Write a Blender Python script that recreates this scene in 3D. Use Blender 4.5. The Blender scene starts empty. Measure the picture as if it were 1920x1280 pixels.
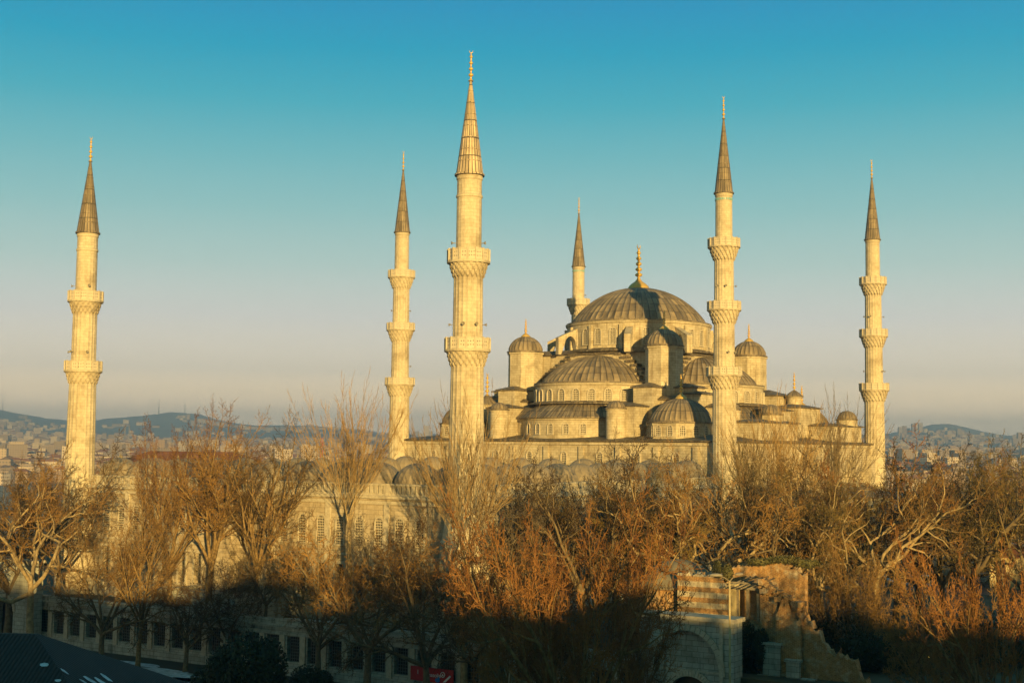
import bpy, math, random
from math import sin, cos, pi, atan2, sqrt, hypot, radians, exp
from mathutils import Vector, Matrix
import numpy as np
random.seed(7)
S = bpy.context.scene
COL = S.collection

# ------------------------------------------------------------------ camera
CAMZ = 21.6
FPX, PITCH, ROLL = 2536.1, 0.0787, 0.0099
cam_d = bpy.data.cameras.new('camera'); cam = bpy.data.objects.new('camera', cam_d); COL.objects.link(cam)
cam_d.sensor_width = 36.0; cam_d.lens = 36.0*FPX/1920.0; cam_d.clip_start = 0.3; cam_d.clip_end = 40000
_F = Vector((0, cos(PITCH), sin(PITCH))); _U = Vector((0, -sin(PITCH), cos(PITCH))); _R = Vector((1, 0, 0))
_r = _R*cos(ROLL) + _U*sin(ROLL); _u = -_R*sin(ROLL) + _U*cos(ROLL)
cam.matrix_world = Matrix(((_r.x, _u.x, -_F.x, 0), (_r.y, _u.y, -_F.y, 0), (_r.z, _u.z, -_F.z, CAMZ), (0, 0, 0, 1)))
S.camera = cam

# ------------------------------------------------------------------ sky and sun
SUN_EL, SUN_AZ = radians(6.2), radians(13.8)
W = bpy.data.worlds.new('World'); S.world = W; W.use_nodes = True
nt = W.node_tree; nt.nodes.clear()
def N(t, k, **kw):
    n = t.nodes.new(k)
    for a, b in kw.items():
        if a in n.inputs.keys() if isinstance(a, str) else False: n.inputs[a].default_value = b
        else: setattr(n, a, b)
    return n
sky = nt.nodes.new('ShaderNodeTexSky'); sky.sky_type = 'NISHITA'; sky.sun_disc = False
sky.sun_elevation = SUN_EL; sky.sun_rotation = pi - SUN_AZ
sky.air_density = 1.0; sky.dust_density = 2.0
tc = nt.nodes.new('ShaderNodeTexCoord'); sep = nt.nodes.new('ShaderNodeSeparateXYZ')
nt.links.new(tc.outputs['Generated'], sep.inputs[0])
ramp = nt.nodes.new('ShaderNodeValToRGB'); nt.links.new(sep.outputs['Z'], ramp.inputs['Fac'])
def lin(c):
    return tuple(((v/255)/12.92 if v/255 <= .04045 else ((v/255+.055)/1.055)**2.4) for v in c)
SKY = [(0.0, (450.3, 389.4, 309.9)), (0.0236, (450.3, 389.4, 309.9)), (0.0393, (370.8, 325.8, 260.6)), (0.055, (297.9, 275.0, 239.1)), (0.0943, (247.7, 245.6, 235.2)), (0.1334, (198.6, 227.7, 220.6)), (0.1722, (155.8, 211.5, 211.4)), (0.2104, (115.9, 196.8, 205.6)), (0.2479, (62.3, 181.5, 202.1)), (0.2845, (0.0, 166.8, 200.4)), (0.3195, (0.0, 151.8, 200.0)), (0.5, (50.0, 144.0, 174.0)), (1.0, (50.0, 134.0, 166.0))]
el = ramp.color_ramp.elements
while len(el) > 1: el.remove(el[-1])
el[0].position = SKY[0][0]; el[0].color = lin(SKY[0][1])+(1,)
for p, c in SKY[1:]:
    e = el.new(p); e.color = lin(c)+(1,)
sm = nt.nodes.new('ShaderNodeVectorMath'); sm.operation = 'SCALE'; sm.inputs['Scale'].default_value = 0.006
nt.links.new(sky.outputs[0], sm.inputs[0])
rm = nt.nodes.new('ShaderNodeVectorMath'); rm.operation = 'SCALE'; rm.inputs['Scale'].default_value = 5.6
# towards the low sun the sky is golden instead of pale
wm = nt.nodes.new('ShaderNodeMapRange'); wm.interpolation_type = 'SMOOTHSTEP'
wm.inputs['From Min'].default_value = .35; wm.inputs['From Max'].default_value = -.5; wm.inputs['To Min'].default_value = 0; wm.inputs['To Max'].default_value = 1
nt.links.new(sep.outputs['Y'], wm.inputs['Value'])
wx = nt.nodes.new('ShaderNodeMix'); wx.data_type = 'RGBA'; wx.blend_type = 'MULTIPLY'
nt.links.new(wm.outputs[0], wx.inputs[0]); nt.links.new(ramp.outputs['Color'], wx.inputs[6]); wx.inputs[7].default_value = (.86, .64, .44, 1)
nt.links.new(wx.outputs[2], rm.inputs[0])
ad = nt.nodes.new('ShaderNodeVectorMath'); ad.operation = 'ADD'
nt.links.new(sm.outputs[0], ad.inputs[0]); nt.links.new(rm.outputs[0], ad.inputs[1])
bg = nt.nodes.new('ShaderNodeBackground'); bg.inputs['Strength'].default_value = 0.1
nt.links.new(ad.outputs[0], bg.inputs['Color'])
wo = nt.nodes.new('ShaderNodeOutputWorld'); nt.links.new(bg.outputs[0], wo.inputs['Surface'])

sd = bpy.data.lights.new('sun', 'SUN'); sd.energy = 5.0; sd.angle = radians(0.6); sd.color = (1.0, 0.665, 0.21)
so = bpy.data.objects.new('sun', sd); COL.objects.link(so)
_td = Vector((-sin(SUN_AZ)*cos(SUN_EL), cos(SUN_AZ)*cos(SUN_EL), -sin(SUN_EL)))
so.rotation_euler = _td.to_track_quat('-Z', 'Y').to_euler(); so.location = (60, -200, 120)
S.view_settings.view_transform = 'Standard'; S.view_settings.look = 'None'
S.view_settings.exposure = 0.8; S.view_settings.gamma = 1.0; S.view_settings.use_curve_mapping = False
S.cycles.max_bounces = 4; S.cycles.diffuse_bounces = 2; S.cycles.volume_bounces = 0
S.cycles.use_adaptive_sampling = True

# ------------------------------------------------------------------ helpers
def at(x, y, Z):
    """point seen at photo pixel (x, y) at forward distance Z"""
    xi = (x-960)/FPX; ui = (640-y)/FPX
    xx = xi*cos(ROLL) - ui*sin(ROLL); up = xi*sin(ROLL) + ui*cos(ROLL)
    z = Z*(sin(PITCH) + up*cos(PITCH))/(cos(PITCH) - up*sin(PITCH)); dep = Z*cos(PITCH) + z*sin(PITCH)
    return Vector((xx*dep, Z, z + CAMZ))

def tag(o, label=None, cat=None, group=None, kind=None):
    if label: o['label'] = label
    if cat: o['category'] = cat
    if group: o['group'] = group
    if kind: o['kind'] = kind
    return o
def thing(name, label, cat, loc=(0, 0, 0), rotz=0, group=None):
    o = bpy.data.objects.new(name, None); COL.objects.link(o)
    o.empty_display_size = 0.5
    o.location = loc; o.rotation_euler = (0, 0, rotz)
    return tag(o, label, cat, group)

class MB:
    def __init__(s): s.v = []; s.f = []; s.uv = []; s.m = []; s.cm = 0; s.sm = []; s.smooth = False
    def face(s, pts, uv=None):
        i = len(s.v); s.v.extend([tuple(p) for p in pts]); n = len(pts)
        s.f.append(tuple(range(i, i+n)))
        if uv is None:
            a, b, c = Vector(pts[0]), Vector(pts[1]), Vector(pts[2])
            nn = (b-a).cross(c-a)
            if nn.length > 1e-9: nn.normalize()
            if abs(nn.z) < .85:
                t = Vector((-nn.y, nn.x, 0)); t.normalize()
                uv = [(p[0]*t.x+p[1]*t.y, p[2]) for p in pts]
            else: uv = [(p[0], p[1]) for p in pts]
        s.uv.extend(uv); s.m.append(s.cm); s.sm.append(s.smooth)
    def box(s, x0, x1, y0, y1, z0, z1, top=True, bot=True):
        p = [(x0,y0,z0),(x1,y0,z0),(x1,y1,z0),(x0,y1,z0),(x0,y0,z1),(x1,y0,z1),(x1,y1,z1),(x0,y1,z1)]
        F = [(0,1,5,4),(1,2,6,5),(2,3,7,6),(3,0,4,7)]
        if top: F.append((4,5,6,7))
        if bot: F.append((3,2,1,0))
        for f in F: s.face([p[i] for i in f])
    def obox(s, c, ax, ay, hx, hy, z0, z1):
        """box with arbitrary horizontal axes"""
        ax = Vector(ax).normalized(); ay = Vector(ay).normalized(); c = Vector(c)
        q = [c-ax*hx-ay*hy, c+ax*hx-ay*hy, c+ax*hx+ay*hy, c-ax*hx+ay*hy]
        s.prism([(p.x, p.y) for p in q], z0, z1)
    def prism(s, poly, z0, z1, cap=True):
        n = len(poly)
        for i in range(n):
            a, b = poly[i], poly[(i+1) % n]
            s.face([(a[0],a[1],z0),(b[0],b[1],z0),(b[0],b[1],z1),(a[0],a[1],z1)])
        if cap:
            s.face([(p[0],p[1],z1) for p in poly]); s.face([(p[0],p[1],z0) for p in reversed(poly)])
    def hip(s, x0, x1, y0, y1, z0, h, inset=None, over=.35, th=.18):
        """low lead roof: slab eave and a frustum that slopes in"""
        x0 -= over; x1 += over; y0 -= over; y1 += over
        s.box(x0, x1, y0, y1, z0, z0+th)
        m = min(x1-x0, y1-y0)/2*.98
        if inset is None: inset = m
        i = min(inset, m)
        a = [(x0,y0,z0+th+.002),(x1,y0,z0+th+.002),(x1,y1,z0+th+.002),(x0,y1,z0+th+.002)]
        b = [(x0+i,y0+i,z0+th+h),(x1-i,y0+i,z0+th+h),(x1-i,y1-i,z0+th+h),(x0+i,y1-i,z0+th+h)]
        for k in range(4):
            j = (k+1) % 4
            L = hypot(a[j][0]-a[k][0], a[j][1]-a[k][1]); sl = hypot(i, h)
            s.face([a[k], a[j], b[j], b[k]], [(0,0),(L,0),(L-i,sl),(i,sl)])
        s.face(b)
    def rev(s, prof, c=(0, 0), seg=32, a0=0.0, a1=2*pi, mod=None, R=None, closed=None):
        """surface of revolution, prof = [(r, z)...]; mod(angle, k) scales radius offset; uv = arc length"""
        full = abs(a1-a0-2*pi) < 1e-6
        if R is None: R = max(p[0] for p in prof)
        base = len(s.v); nc = seg+1
        vv = 0.0; vs = [0.0]
        for k in range(1, len(prof)):
            vv += hypot(prof[k][0]-prof[k-1][0], prof[k][1]-prof[k-1][1]); vs.append(vv)
        for k, (r, z) in enumerate(prof):
            for i in range(nc):
                t = a0 + (a1-a0)*i/seg
                rr = r + (mod(i, k) if mod and r > 1e-4 else 0)
                s.v.append((c[0]+rr*cos(t), c[1]+rr*sin(t), z))
        for k in range(len(prof)-1):
            for i in range(seg):
                a = base+k*nc+i
                s.f.append((a, a+1, a+1+nc, a+nc))
                u0 = (a1-a0)*i/seg*R; u1 = (a1-a0)*(i+1)/seg*R
                s.uv.extend([(u0, vs[k]), (u1, vs[k]), (u1, vs[k+1]), (u0, vs[k+1])])
                s.m.append(s.cm); s.sm.append(s.smooth)
    def tube(s, pts, rad, n=6, cap=True):
        P = [Vector(p) for p in pts]
        base = len(s.v); d0 = (P[1]-P[0]).normalized()
        a = d0.orthogonal().normalized()
        L = 0
        for k, p in enumerate(P):
            d = (P[min(k+1, len(P)-1)] - P[max(k-1, 0)]).normalized()
            a = (a - d*a.dot(d)).normalized(); b = d.cross(a)
            r = rad[k] if hasattr(rad, '__len__') else rad
            for i in range(n):
                t = 2*pi*i/n; s.v.append(tuple(p + (a*cos(t)+b*sin(t))*r))
        for k in range(len(P)-1):
            l = (P[k+1]-P[k]).length
            for i in range(n):
                j = (i+1) % n; q = base+k*n
                s.f.append((q+i, q+j, q+n+j, q+n+i))
                s.uv.extend([(i*.1, L), (i*.1+.1, L), (i*.1+.1, L+l), (i*.1, L+l)]); s.m.append(s.cm); s.sm.append(True)
            L += l
        if cap:
            for q, rev_ in ((base, True), (base+(len(P)-1)*n, False)):
                ids = list(range(q, q+n)); ids = ids[::-1] if rev_ else ids
                s.f.append(tuple(ids)); s.uv.extend([(0, 0)]*n); s.m.append(s.cm); s.sm.append(False)
    def build(s, name, mats, parent=None, loc=(0, 0, 0), rotz=0.0):
        me = bpy.data.meshes.new(name)
        me.from_pydata(s.v, [], s.f)
        uvl = me.uv_layers.new(name='UVMap')
        uvl.data.foreach_set('uv', np.array(s.uv, dtype=np.float32).ravel())
        for m in (mats if isinstance(mats, (list, tuple)) else [mats]): me.materials.append(m)
        me.polygons.foreach_set('material_index', np.array(s.m, dtype=np.int32))
        me.polygons.foreach_set('use_smooth', np.array(s.sm, dtype=bool))
        me.update()
        o = bpy.data.objects.new(name, me); COL.objects.link(o)
        o.location = loc; o.rotation_euler = (0, 0, rotz)
        if parent: o.parent = parent
        return o
def inst(src, parent, loc, rotz=0.0, name=None):
    o = src.copy(); COL.objects.link(o); o.parent = parent; o.location = loc; o.rotation_euler = (0, 0, rotz)
    return o
def copy_tree(o, parent=None):
    c = o.copy(); COL.objects.link(c); c.parent = parent
    for ch in [k for k in o.children]: copy_tree(ch, c)
    return c

# ------------------------------------------------------------------ materials
def mat(name, col, rough=.8, metal=0.0, build=None, spec=.3):
    m = bpy.data.materials.new(name); m.use_nodes = True
    t = m.node_tree; b = t.nodes['Principled BSDF']
    b.inputs['Base Color'].default_value = (*col, 1); b.inputs['Roughness'].default_value = rough
    b.inputs['Metallic'].default_value = metal; b.inputs['Specular IOR Level'].default_value = spec
    if build: build(t, b)
    return m
def noise(t, scale, detail=4, vec=None, rough=.6):
    n = t.nodes.new('ShaderNodeTexNoise'); n.inputs['Scale'].default_value = scale; n.inputs['Detail'].default_value = detail
    n.inputs['Roughness'].default_value = rough
    if vec: t.links.new(vec, n.inputs['Vector'])
    return n
def objco(t): return t.nodes.new('ShaderNodeTexCoord').outputs['Object']
def uvco(t): return t.nodes.new('ShaderNodeTexCoord').outputs['UV']
def rampn(t, src, stops):
    r = t.nodes.new('ShaderNodeValToRGB'); t.links.new(src, r.inputs['Fac'])
    e = r.color_ramp.elements
    e[0].position = stops[0][0]; e[0].color = (*stops[0][1], 1); e[1].position = stops[-1][0]; e[1].color = (*stops[-1][1], 1)
    for p, c in stops[1:-1]:
        k = e.new(p); k.color = (*c, 1)
    return r.outputs['Color']
def mix(t, fac, a, b, mode='MIX'):
    m = t.nodes.new('ShaderNodeMix'); m.data_type = 'RGBA'; m.blend_type = mode
    for s_, v in ((0, fac), (6, a), (7, b)):
        if isinstance(v, (int, float)): m.inputs[s_].default_value = v
        elif isinstance(v, tuple): m.inputs[s_].default_value = (*v, 1)
        else: t.links.new(v, m.inputs[s_])
    return m.outputs[2]
def mapped(t, vec, scale=(1, 1, 1), loc=(0, 0, 0)):
    m = t.nodes.new('ShaderNodeMapping'); m.inputs['Scale'].default_value = scale; m.inputs['Location'].default_value = loc
    t.links.new(vec, m.inputs['Vector']); return m.outputs[0]
def bump(t, b, h, strength=.4, dist=.05):
    n = t.nodes.new('ShaderNodeBump'); n.inputs['Strength'].default_value = strength; n.inputs['Distance'].default_value = dist
    t.links.new(h, n.inputs['Height']); t.links.new(n.outputs[0], b.inputs['Normal'])

def ashlar(base, dark, mortar, bw=.95, bh=.42, stain=.5, stain_col=(.16, .11, .06)):
    def f(t, b):
        uv = uvco(t); ob = objco(t)
        br = t.nodes.new('ShaderNodeTexBrick'); t.links.new(uv, br.inputs['Vector'])
        br.inputs['Scale'].default_value = 1; br.inputs['Brick Width'].default_value = bw; br.inputs['Row Height'].default_value = bh
        br.inputs['Mortar Size'].default_value = .018; br.inputs['Mortar Smooth'].default_value = .3; br.inputs['Bias'].default_value = -.2
        br.inputs['Color1'].default_value = (*base, 1); br.inputs['Color2'].default_value = (*dark, 1); br.inputs['Mortar'].default_value = (*mortar, 1)
        n1 = noise(t, .35, 6, ob, .65); n2 = noise(t, 2.2, 5, ob, .7)
        st = noise(t, 1.0, 5, mapped(t, ob, (1.6, 1.6, .16)), .65)
        c = mix(t, 1.0, br.outputs['Color'], rampn(t, n1.outputs['Fac'], [(.3, (.6, .55, .48)), (.48, (.98, .96, .92)), (.72, (1.16, 1.14, 1.1))]), 'MULTIPLY')
        c = mix(t, 1.0, c, rampn(t, n2.outputs['Fac'], [(.3, (.8, .78, .74)), (.6, (1.04, 1.03, 1.0))]), 'MULTIPLY')
        sf = rampn(t, st.outputs['Fac'], [(.54, (0, 0, 0)), (.72, (stain,)*3)])
        c = mix(t, sf, c, stain_col)
        t.links.new(c, b.inputs['Base Color'])
        bump(t, b, mix(t, .5, br.outputs['Color'], n2.outputs['Color']), .5, .05)
    return f
M = {}
M['stone'] = mat('limestone_ashlar', (.45, .4, .3), .85, 0, ashlar((.47, .42, .32), (.37, .32, .23), (.24, .2, .13), stain=.7))
M['stone_min'] = mat('minaret_limestone', (.5, .44, .33), .82, 0, ashlar((.5, .45, .35), (.45, .4, .3), (.36, .31, .225), .8, .36, .4))
M['stone_wall'] = mat('courtyard_limestone', (.42, .37, .28), .88, 0, ashlar((.44, .38, .29), (.33, .28, .2), (.18, .15, .1), 1.1, .5, .6, (.2, .16, .1)))
M['stone_old'] = mat('weathered_limestone', (.3, .3, .26), .9, 0, ashlar((.42, .43, .4), (.3, .31, .28), (.12, .12, .105), 1.0, .45, .8, (.09, .09, .075)))
def trimf(t, b):
    n = noise(t, 3, 5, objco(t), .7)
    t.links.new(rampn(t, n.outputs['Fac'], [(.3, (.33, .28, .2)), (.65, (.5, .45, .35))]), b.inputs['Base Color'])
M['trim'] = mat('limestone_trim', (.48, .43, .33), .8, 0, trimf)
def leadf(sp=.9, g=1.0):
    def f(t, b):
        uv = uvco(t); ob = objco(t)
        br = t.nodes.new('ShaderNodeTexBrick'); t.links.new(mapped(t, uv, (1, 1, 1)), br.inputs['Vector'])
        br.offset = .0; br.inputs['Scale'].default_value = 1; br.inputs['Brick Width'].default_value = sp; br.inputs['Row Height'].default_value = 1.9
        br.inputs['Mortar Size'].default_value = .07; br.inputs['Mortar Smooth'].default_value = .5
        br.inputs['Color1'].default_value = (.28*g, .225*g, .15*g, 1); br.inputs['Color2'].default_value = (.12*g, .1*g, .075*g, 1); br.inputs['Mortar'].default_value = (.05, .043, .035, 1)
        n = noise(t, .6, 6, ob, .7); s2 = noise(t, 1, 5, mapped(t, uv, (2.2, .35, 1)), .7)
        c = mix(t, 1.0, br.outputs['Color'], rampn(t, n.outputs['Fac'], [(.3, (.7, .68, .66)), (.7, (1.25, 1.2, 1.1))]), 'MULTIPLY')
        c = mix(t, rampn(t, s2.outputs['Fac'], [(.5, (0, 0, 0)), (.78, (.65,)*3)]), c, (.36, .31, .24))
        t.links.new(c, b.inputs['Base Color'])
        bump(t, b, br.outputs['Fac'], -.5, .05)
    return f
M['lead'] = mat('weathered_lead', (.17, .145, .11), .62, .15, leadf())
M['lead_ex'] = mat('skirt_lead', (.14, .115, .085), .65, .1, leadf(.7, .85)); M['lead_roof'] = mat('dark_roof_lead', (.1, .085, .06), .65, .1, leadf(.8, .6)); M['lead_cone'] = mat('spire_lead', (.15, .12, .09), .55, .1, leadf(.42, .95)); M['lead_cone_pale'] = mat('pale_spire_lead', (.25, .2, .14), .55, .1, leadf(.42, 2.3))
M['lead_pale'] = mat('pale_lead', (.3, .28, .24), .7, .05, lambda t, b: t.links.new(mix(t, noise(t, 1.2, 5, objco(t)).outputs['Fac'], (.16, .13, .09), (.31, .255, .18)), b.inputs['Base Color']))
M['lead_dull'] = mat('dull_ochre_render', (.2, .17, .11), .85, 0, lambda t, b: t.links.new(mix(t, noise(t, 1.6, 6, objco(t), .7).outputs['Fac'], (.1, .09, .06), (.27, .22, .14)), b.inputs['Base Color']))
M['gold'] = mat('gilded_copper', (.62, .4, .1), .42, .4)
M['dark'] = mat('painted_void', (.012, .012, .012), .7)  # near-black colour painted in for the unlit depth behind openings
M['glass'] = mat('dark_window_glass', (.03, .03, .03), .15)
M['iron'] = mat('iron_bar', (.14, .15, .14), .6, .2)
M['tile_blue'] = mat('turquoise_tile', (.2, .38, .36), .4)
def grillef(sc, d, stone=(.4, .35, .26)):
    def f(t, b):
        v = t.nodes.new('ShaderNodeTexVoronoi'); v.inputs['Scale'].default_value = sc; v.inputs['Randomness'].default_value = .12
        t.links.new(mapped(t, uvco(t), (1, .85, 0)), v.inputs['Vector'])
        t.links.new(rampn(t, v.outputs['Distance'], [(d-.06, (.022, .02, .016)), (d+.05, stone)]), b.inputs['Base Color'])
    return f
M['grille'] = mat('pierced_stone_grille', (.3, .27, .2), .85, 0, grillef(4.2, .38))
M['grille_far'] = mat('plaster_window_grille', (.3, .27, .2), .85, 0, grillef(3.4, .36))
M['pierced'] = mat('pierced_parapet', (.4, .36, .28), .85, 0, grillef(3.2, .2, (.5, .44, .34)))
def noisecol(sc, a, b_, rough=.6, det=6, bmp=0):
    def f(t, b):
        n = noise(t, sc, det, objco(t), rough)
        t.links.new(rampn(t, n.outputs['Fac'], [(.32, a), (.68, b_)]), b.inputs['Base Color'])
        if bmp: bump(t, b, n.outputs['Fac'], bmp, .1)
    return f
M['bark'] = mat('brown_bark', (.15, .11, .07), .9, 0, noisecol(3, (.085, .062, .035), (.2, .15, .085), bmp=.6))
M['bark_pale'] = mat('plane_bark', (.4, .35, .25), .85, 0, noisecol(2.2, (.12, .085, .045), (.42, .32, .17), .7, bmp=.4))
M['bark_mid'] = mat('ochre_bark', (.2, .13, .06), .9, 0, noisecol(2.5, (.1, .065, .028), (.3, .2, .085), bmp=.5))
def twig(a, b_):
    def f(t, b):
        n = noise(t, .35, 6, objco(t), .6); oi = t.nodes.new('ShaderNodeObjectInfo')
        c = rampn(t, n.outputs['Fac'], [(.34, a), (.66, b_)])
        c = mix(t, 1.0, c, rampn(t, oi.outputs['Random'], [(.0, (.5, .52, .55)), (.5, (.95, .92, .9)), (1.0, (1.3, 1.2, 1.0))]), 'MULTIPLY')
        t.links.new(c, b.inputs['Base Color'])
    return f
M['tw_ochre'] = mat('ochre_twigs', (.3, .2, .09), .8, 0, twig((.07, .04, .014), (.31, .185, .06)))
M['tw_rust'] = mat('rust_twigs', (.3, .14, .05), .8, 0, twig((.1, .042, .013), (.32, .155, .045)))
M['tw_dark'] = mat('dark_twigs', (.1, .075, .04), .85, 0, twig((.045, .028, .013), (.11, .066, .026)))
M['tw_olive'] = mat('olive_twigs', (.15, .11, .04), .85, 0, twig((.075, .055, .018), (.2, .145, .045)))
M['tw_grey'] = mat('grey_twigs', (.2, .16, .12), .85, 0, twig((.1, .08, .055), (.24, .19, .125)))
M['tw_pale'] = mat('pale_twigs', (.35, .27, .15), .8, 0, twig((.18, .115, .045), (.34, .24, .11)))
M['leaf_dark'] = mat('dark_leaves', (.03, .045, .02), .7, 0, noisecol(1.2, (.015, .024, .01), (.05, .06, .022)))
M['leaf_olive'] = mat('olive_leaves', (.08, .08, .03), .7, 0, noisecol(1.2, (.04, .045, .015), (.13, .115, .04)))

# ------------------------------------------------------------------ shared pieces
def window_mb(w, h, arched=True, fr=.16, dep=.2):
    """arched window: proud stone frame (slot 0) round a pierced grille panel (slot 1); origin bottom centre, faces -y"""
    b = MB(); n = 8 if arched else 1
    def outline(hw, top):
        pts = [(-hw, 0)]
        if arched:
            sp = top - hw*1.15
            for i in range(n+1):
                t = pi - pi*i/n; pts.append((hw*cos(t), sp + hw*1.15*sin(t)))
        else: pts += [(-hw, top), (hw, top)]
        pts.append((hw, 0)); return pts
    o = outline(w/2+fr, h+fr); i_ = outline(w/2, h)
    b.cm = 0
    for k in range(len(o)-1):
        a, c, d, e = o[k], o[k+1], i_[k+1], i_[k]
        b.face([(e[0], -dep, e[1]), (d[0], -dep, d[1]), (c[0], -dep, c[1]), (a[0], -dep, a[1])][::-1])
        b.face([(a[0], -dep, a[1]), (c[0], -dep, c[1]), (c[0], 0, c[1]), (a[0], 0, a[1])])
        b.face([(e[0], -dep, e[1]), (d[0], -dep, d[1]), (d[0], -.03, d[1]), (e[0], -.03, e[1])][::-1])
    b.box(-w/2-fr-.04, w/2+fr+.04, -dep-.06, 0, -.16, -.003)
    b.cm = 1
    b.face([(p[0], -.03, p[1]) for p in i_][::-1], [(p[0], p[1]) for p in i_][::-1])
    return b
def dome_mb(b, R, rise, z0, c=(0, 0), nrib=32, rh=.1, lip=.25, a0=0, a1=2*pi, rows=14, ecc=1.0):
    """ribbed lead dome: rounded cap with raised seams"""
    seg = int(nrib*4*(a1-a0)/(2*pi)+.5)
    if rise < R*.98:
        Rs = (R*R + rise*rise)/(2*rise); th = math.asin(min(1, R/Rs)) if rise <= R else pi/2
        prof = [(Rs*sin(th*(1-k/rows)), z0 + Rs*cos(th*(1-k/rows)) - (Rs-rise)) for k in range(rows+1)]
    else: prof = [(R*cos(pi/2*k/rows), z0 + rise*sin(pi/2*k/rows)) for k in range(rows+1)]
    prof[-1] = (0.0, z0+rise)
    K = len(prof)
    def mod(i, k):
        if k == 0: return 0
        return (rh if i % 4 == 0 else (-rh*.35 if i % 4 == 2 else 0)) * min(1, prof[k][0]/(R*.35))
    b.rev([(R+lip, z0-.22), (R+lip, z0-.03)], c, seg, a0, a1)
    b.rev([(R+lip, z0-.03), prof[0]], c, seg, a0, a1)
    b.rev(prof, c, seg, a0, a1, mod, R=nrib*.9/(2*pi))
def finial_mb(h, r, bulb=False):
    """gilded finial of stacked balls ending in a small crescent; origin at its base"""
    b = MB(); b.smooth = True
    pr = []
    if bulb:
        pr = [(r*3.2, 0), (r*3.1, h*.03), (r*2.7, h*.08), (r*2.0, h*.125), (r*1.2, h*.165), (r*.65, h*.21), (r*.45, h*.25)]; z = h*.25
    else: pr = [(r*1.3, 0), (r*.6, h*.05), (r*.4, h*.09)]; z = h*.09
    nb = 5 if bulb else 4; step = (h*.86 - z)/nb
    for k in range(nb):
        zc = z + step*(k+.55); rr = r*(1.0 - .11*k); hh = min(rr*.8, step*.36)
        pr += [(r*.34, zc-hh*1.15)] + [(r*.34*.3 + rr*cos(t), zc+hh*sin(t)) for t in (-1.1, -.5, 0, .5, 1.1)] + [(r*.34, zc+hh*1.15)]
    pr += [(r*.25, h*.88), (r*.12, h*.9)]
    b.rev(pr, seg=12)
    cr = [(r*.75*sin(t), 0, h*.95 - r*.75*cos(t)) for t in [(-2.3 + 4.6*i/10) for i in range(11)]]
    b.tube(cr, [r*.05+r*.16*sin(pi*i/10) for i in range(11)], 5)
    return b
def horn_mb():
    b = MB(); b.smooth = True
    pts = [(.05, 0), (.06, .15), (.11, .28), (.2, .38), (.21, .42)]
    base = len(b.v)
    b.rev([(r, z) for r, z in pts], seg=10); b.rev([(.21, .42), (.11, .3), (.02, .26)], seg=10)
    b.v = [(x, -z, y) for x, y, z in b.v]
    b.smooth = False; b.box(-.03, .03, -.02, .3, -.03, .03)
    return b
M['horn'] = mat('grey_speaker', (.22, .2, .16), .5)
horn_me = None
WIN = {}
def put_window(parent, key, pos, ang, mats=None):
    """key = (w, h, arched); ang = direction the window faces"""
    kk = (key, tuple(m.name for m in mats) if mats else None)
    if kk not in WIN:
        w, h, ar = key[:3]
        o = window_mb(w, h, ar, *(key[3:] if len(key) > 3 else ())).build('window', mats or [M['trim'], M['grille_far']], parent)
        WIN[kk] = o
    else:
        o = inst(WIN[kk], parent, pos)
    o.parent = parent; o.location = pos; o.rotation_euler = (0, 0, ang + pi/2)
    return o

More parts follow.
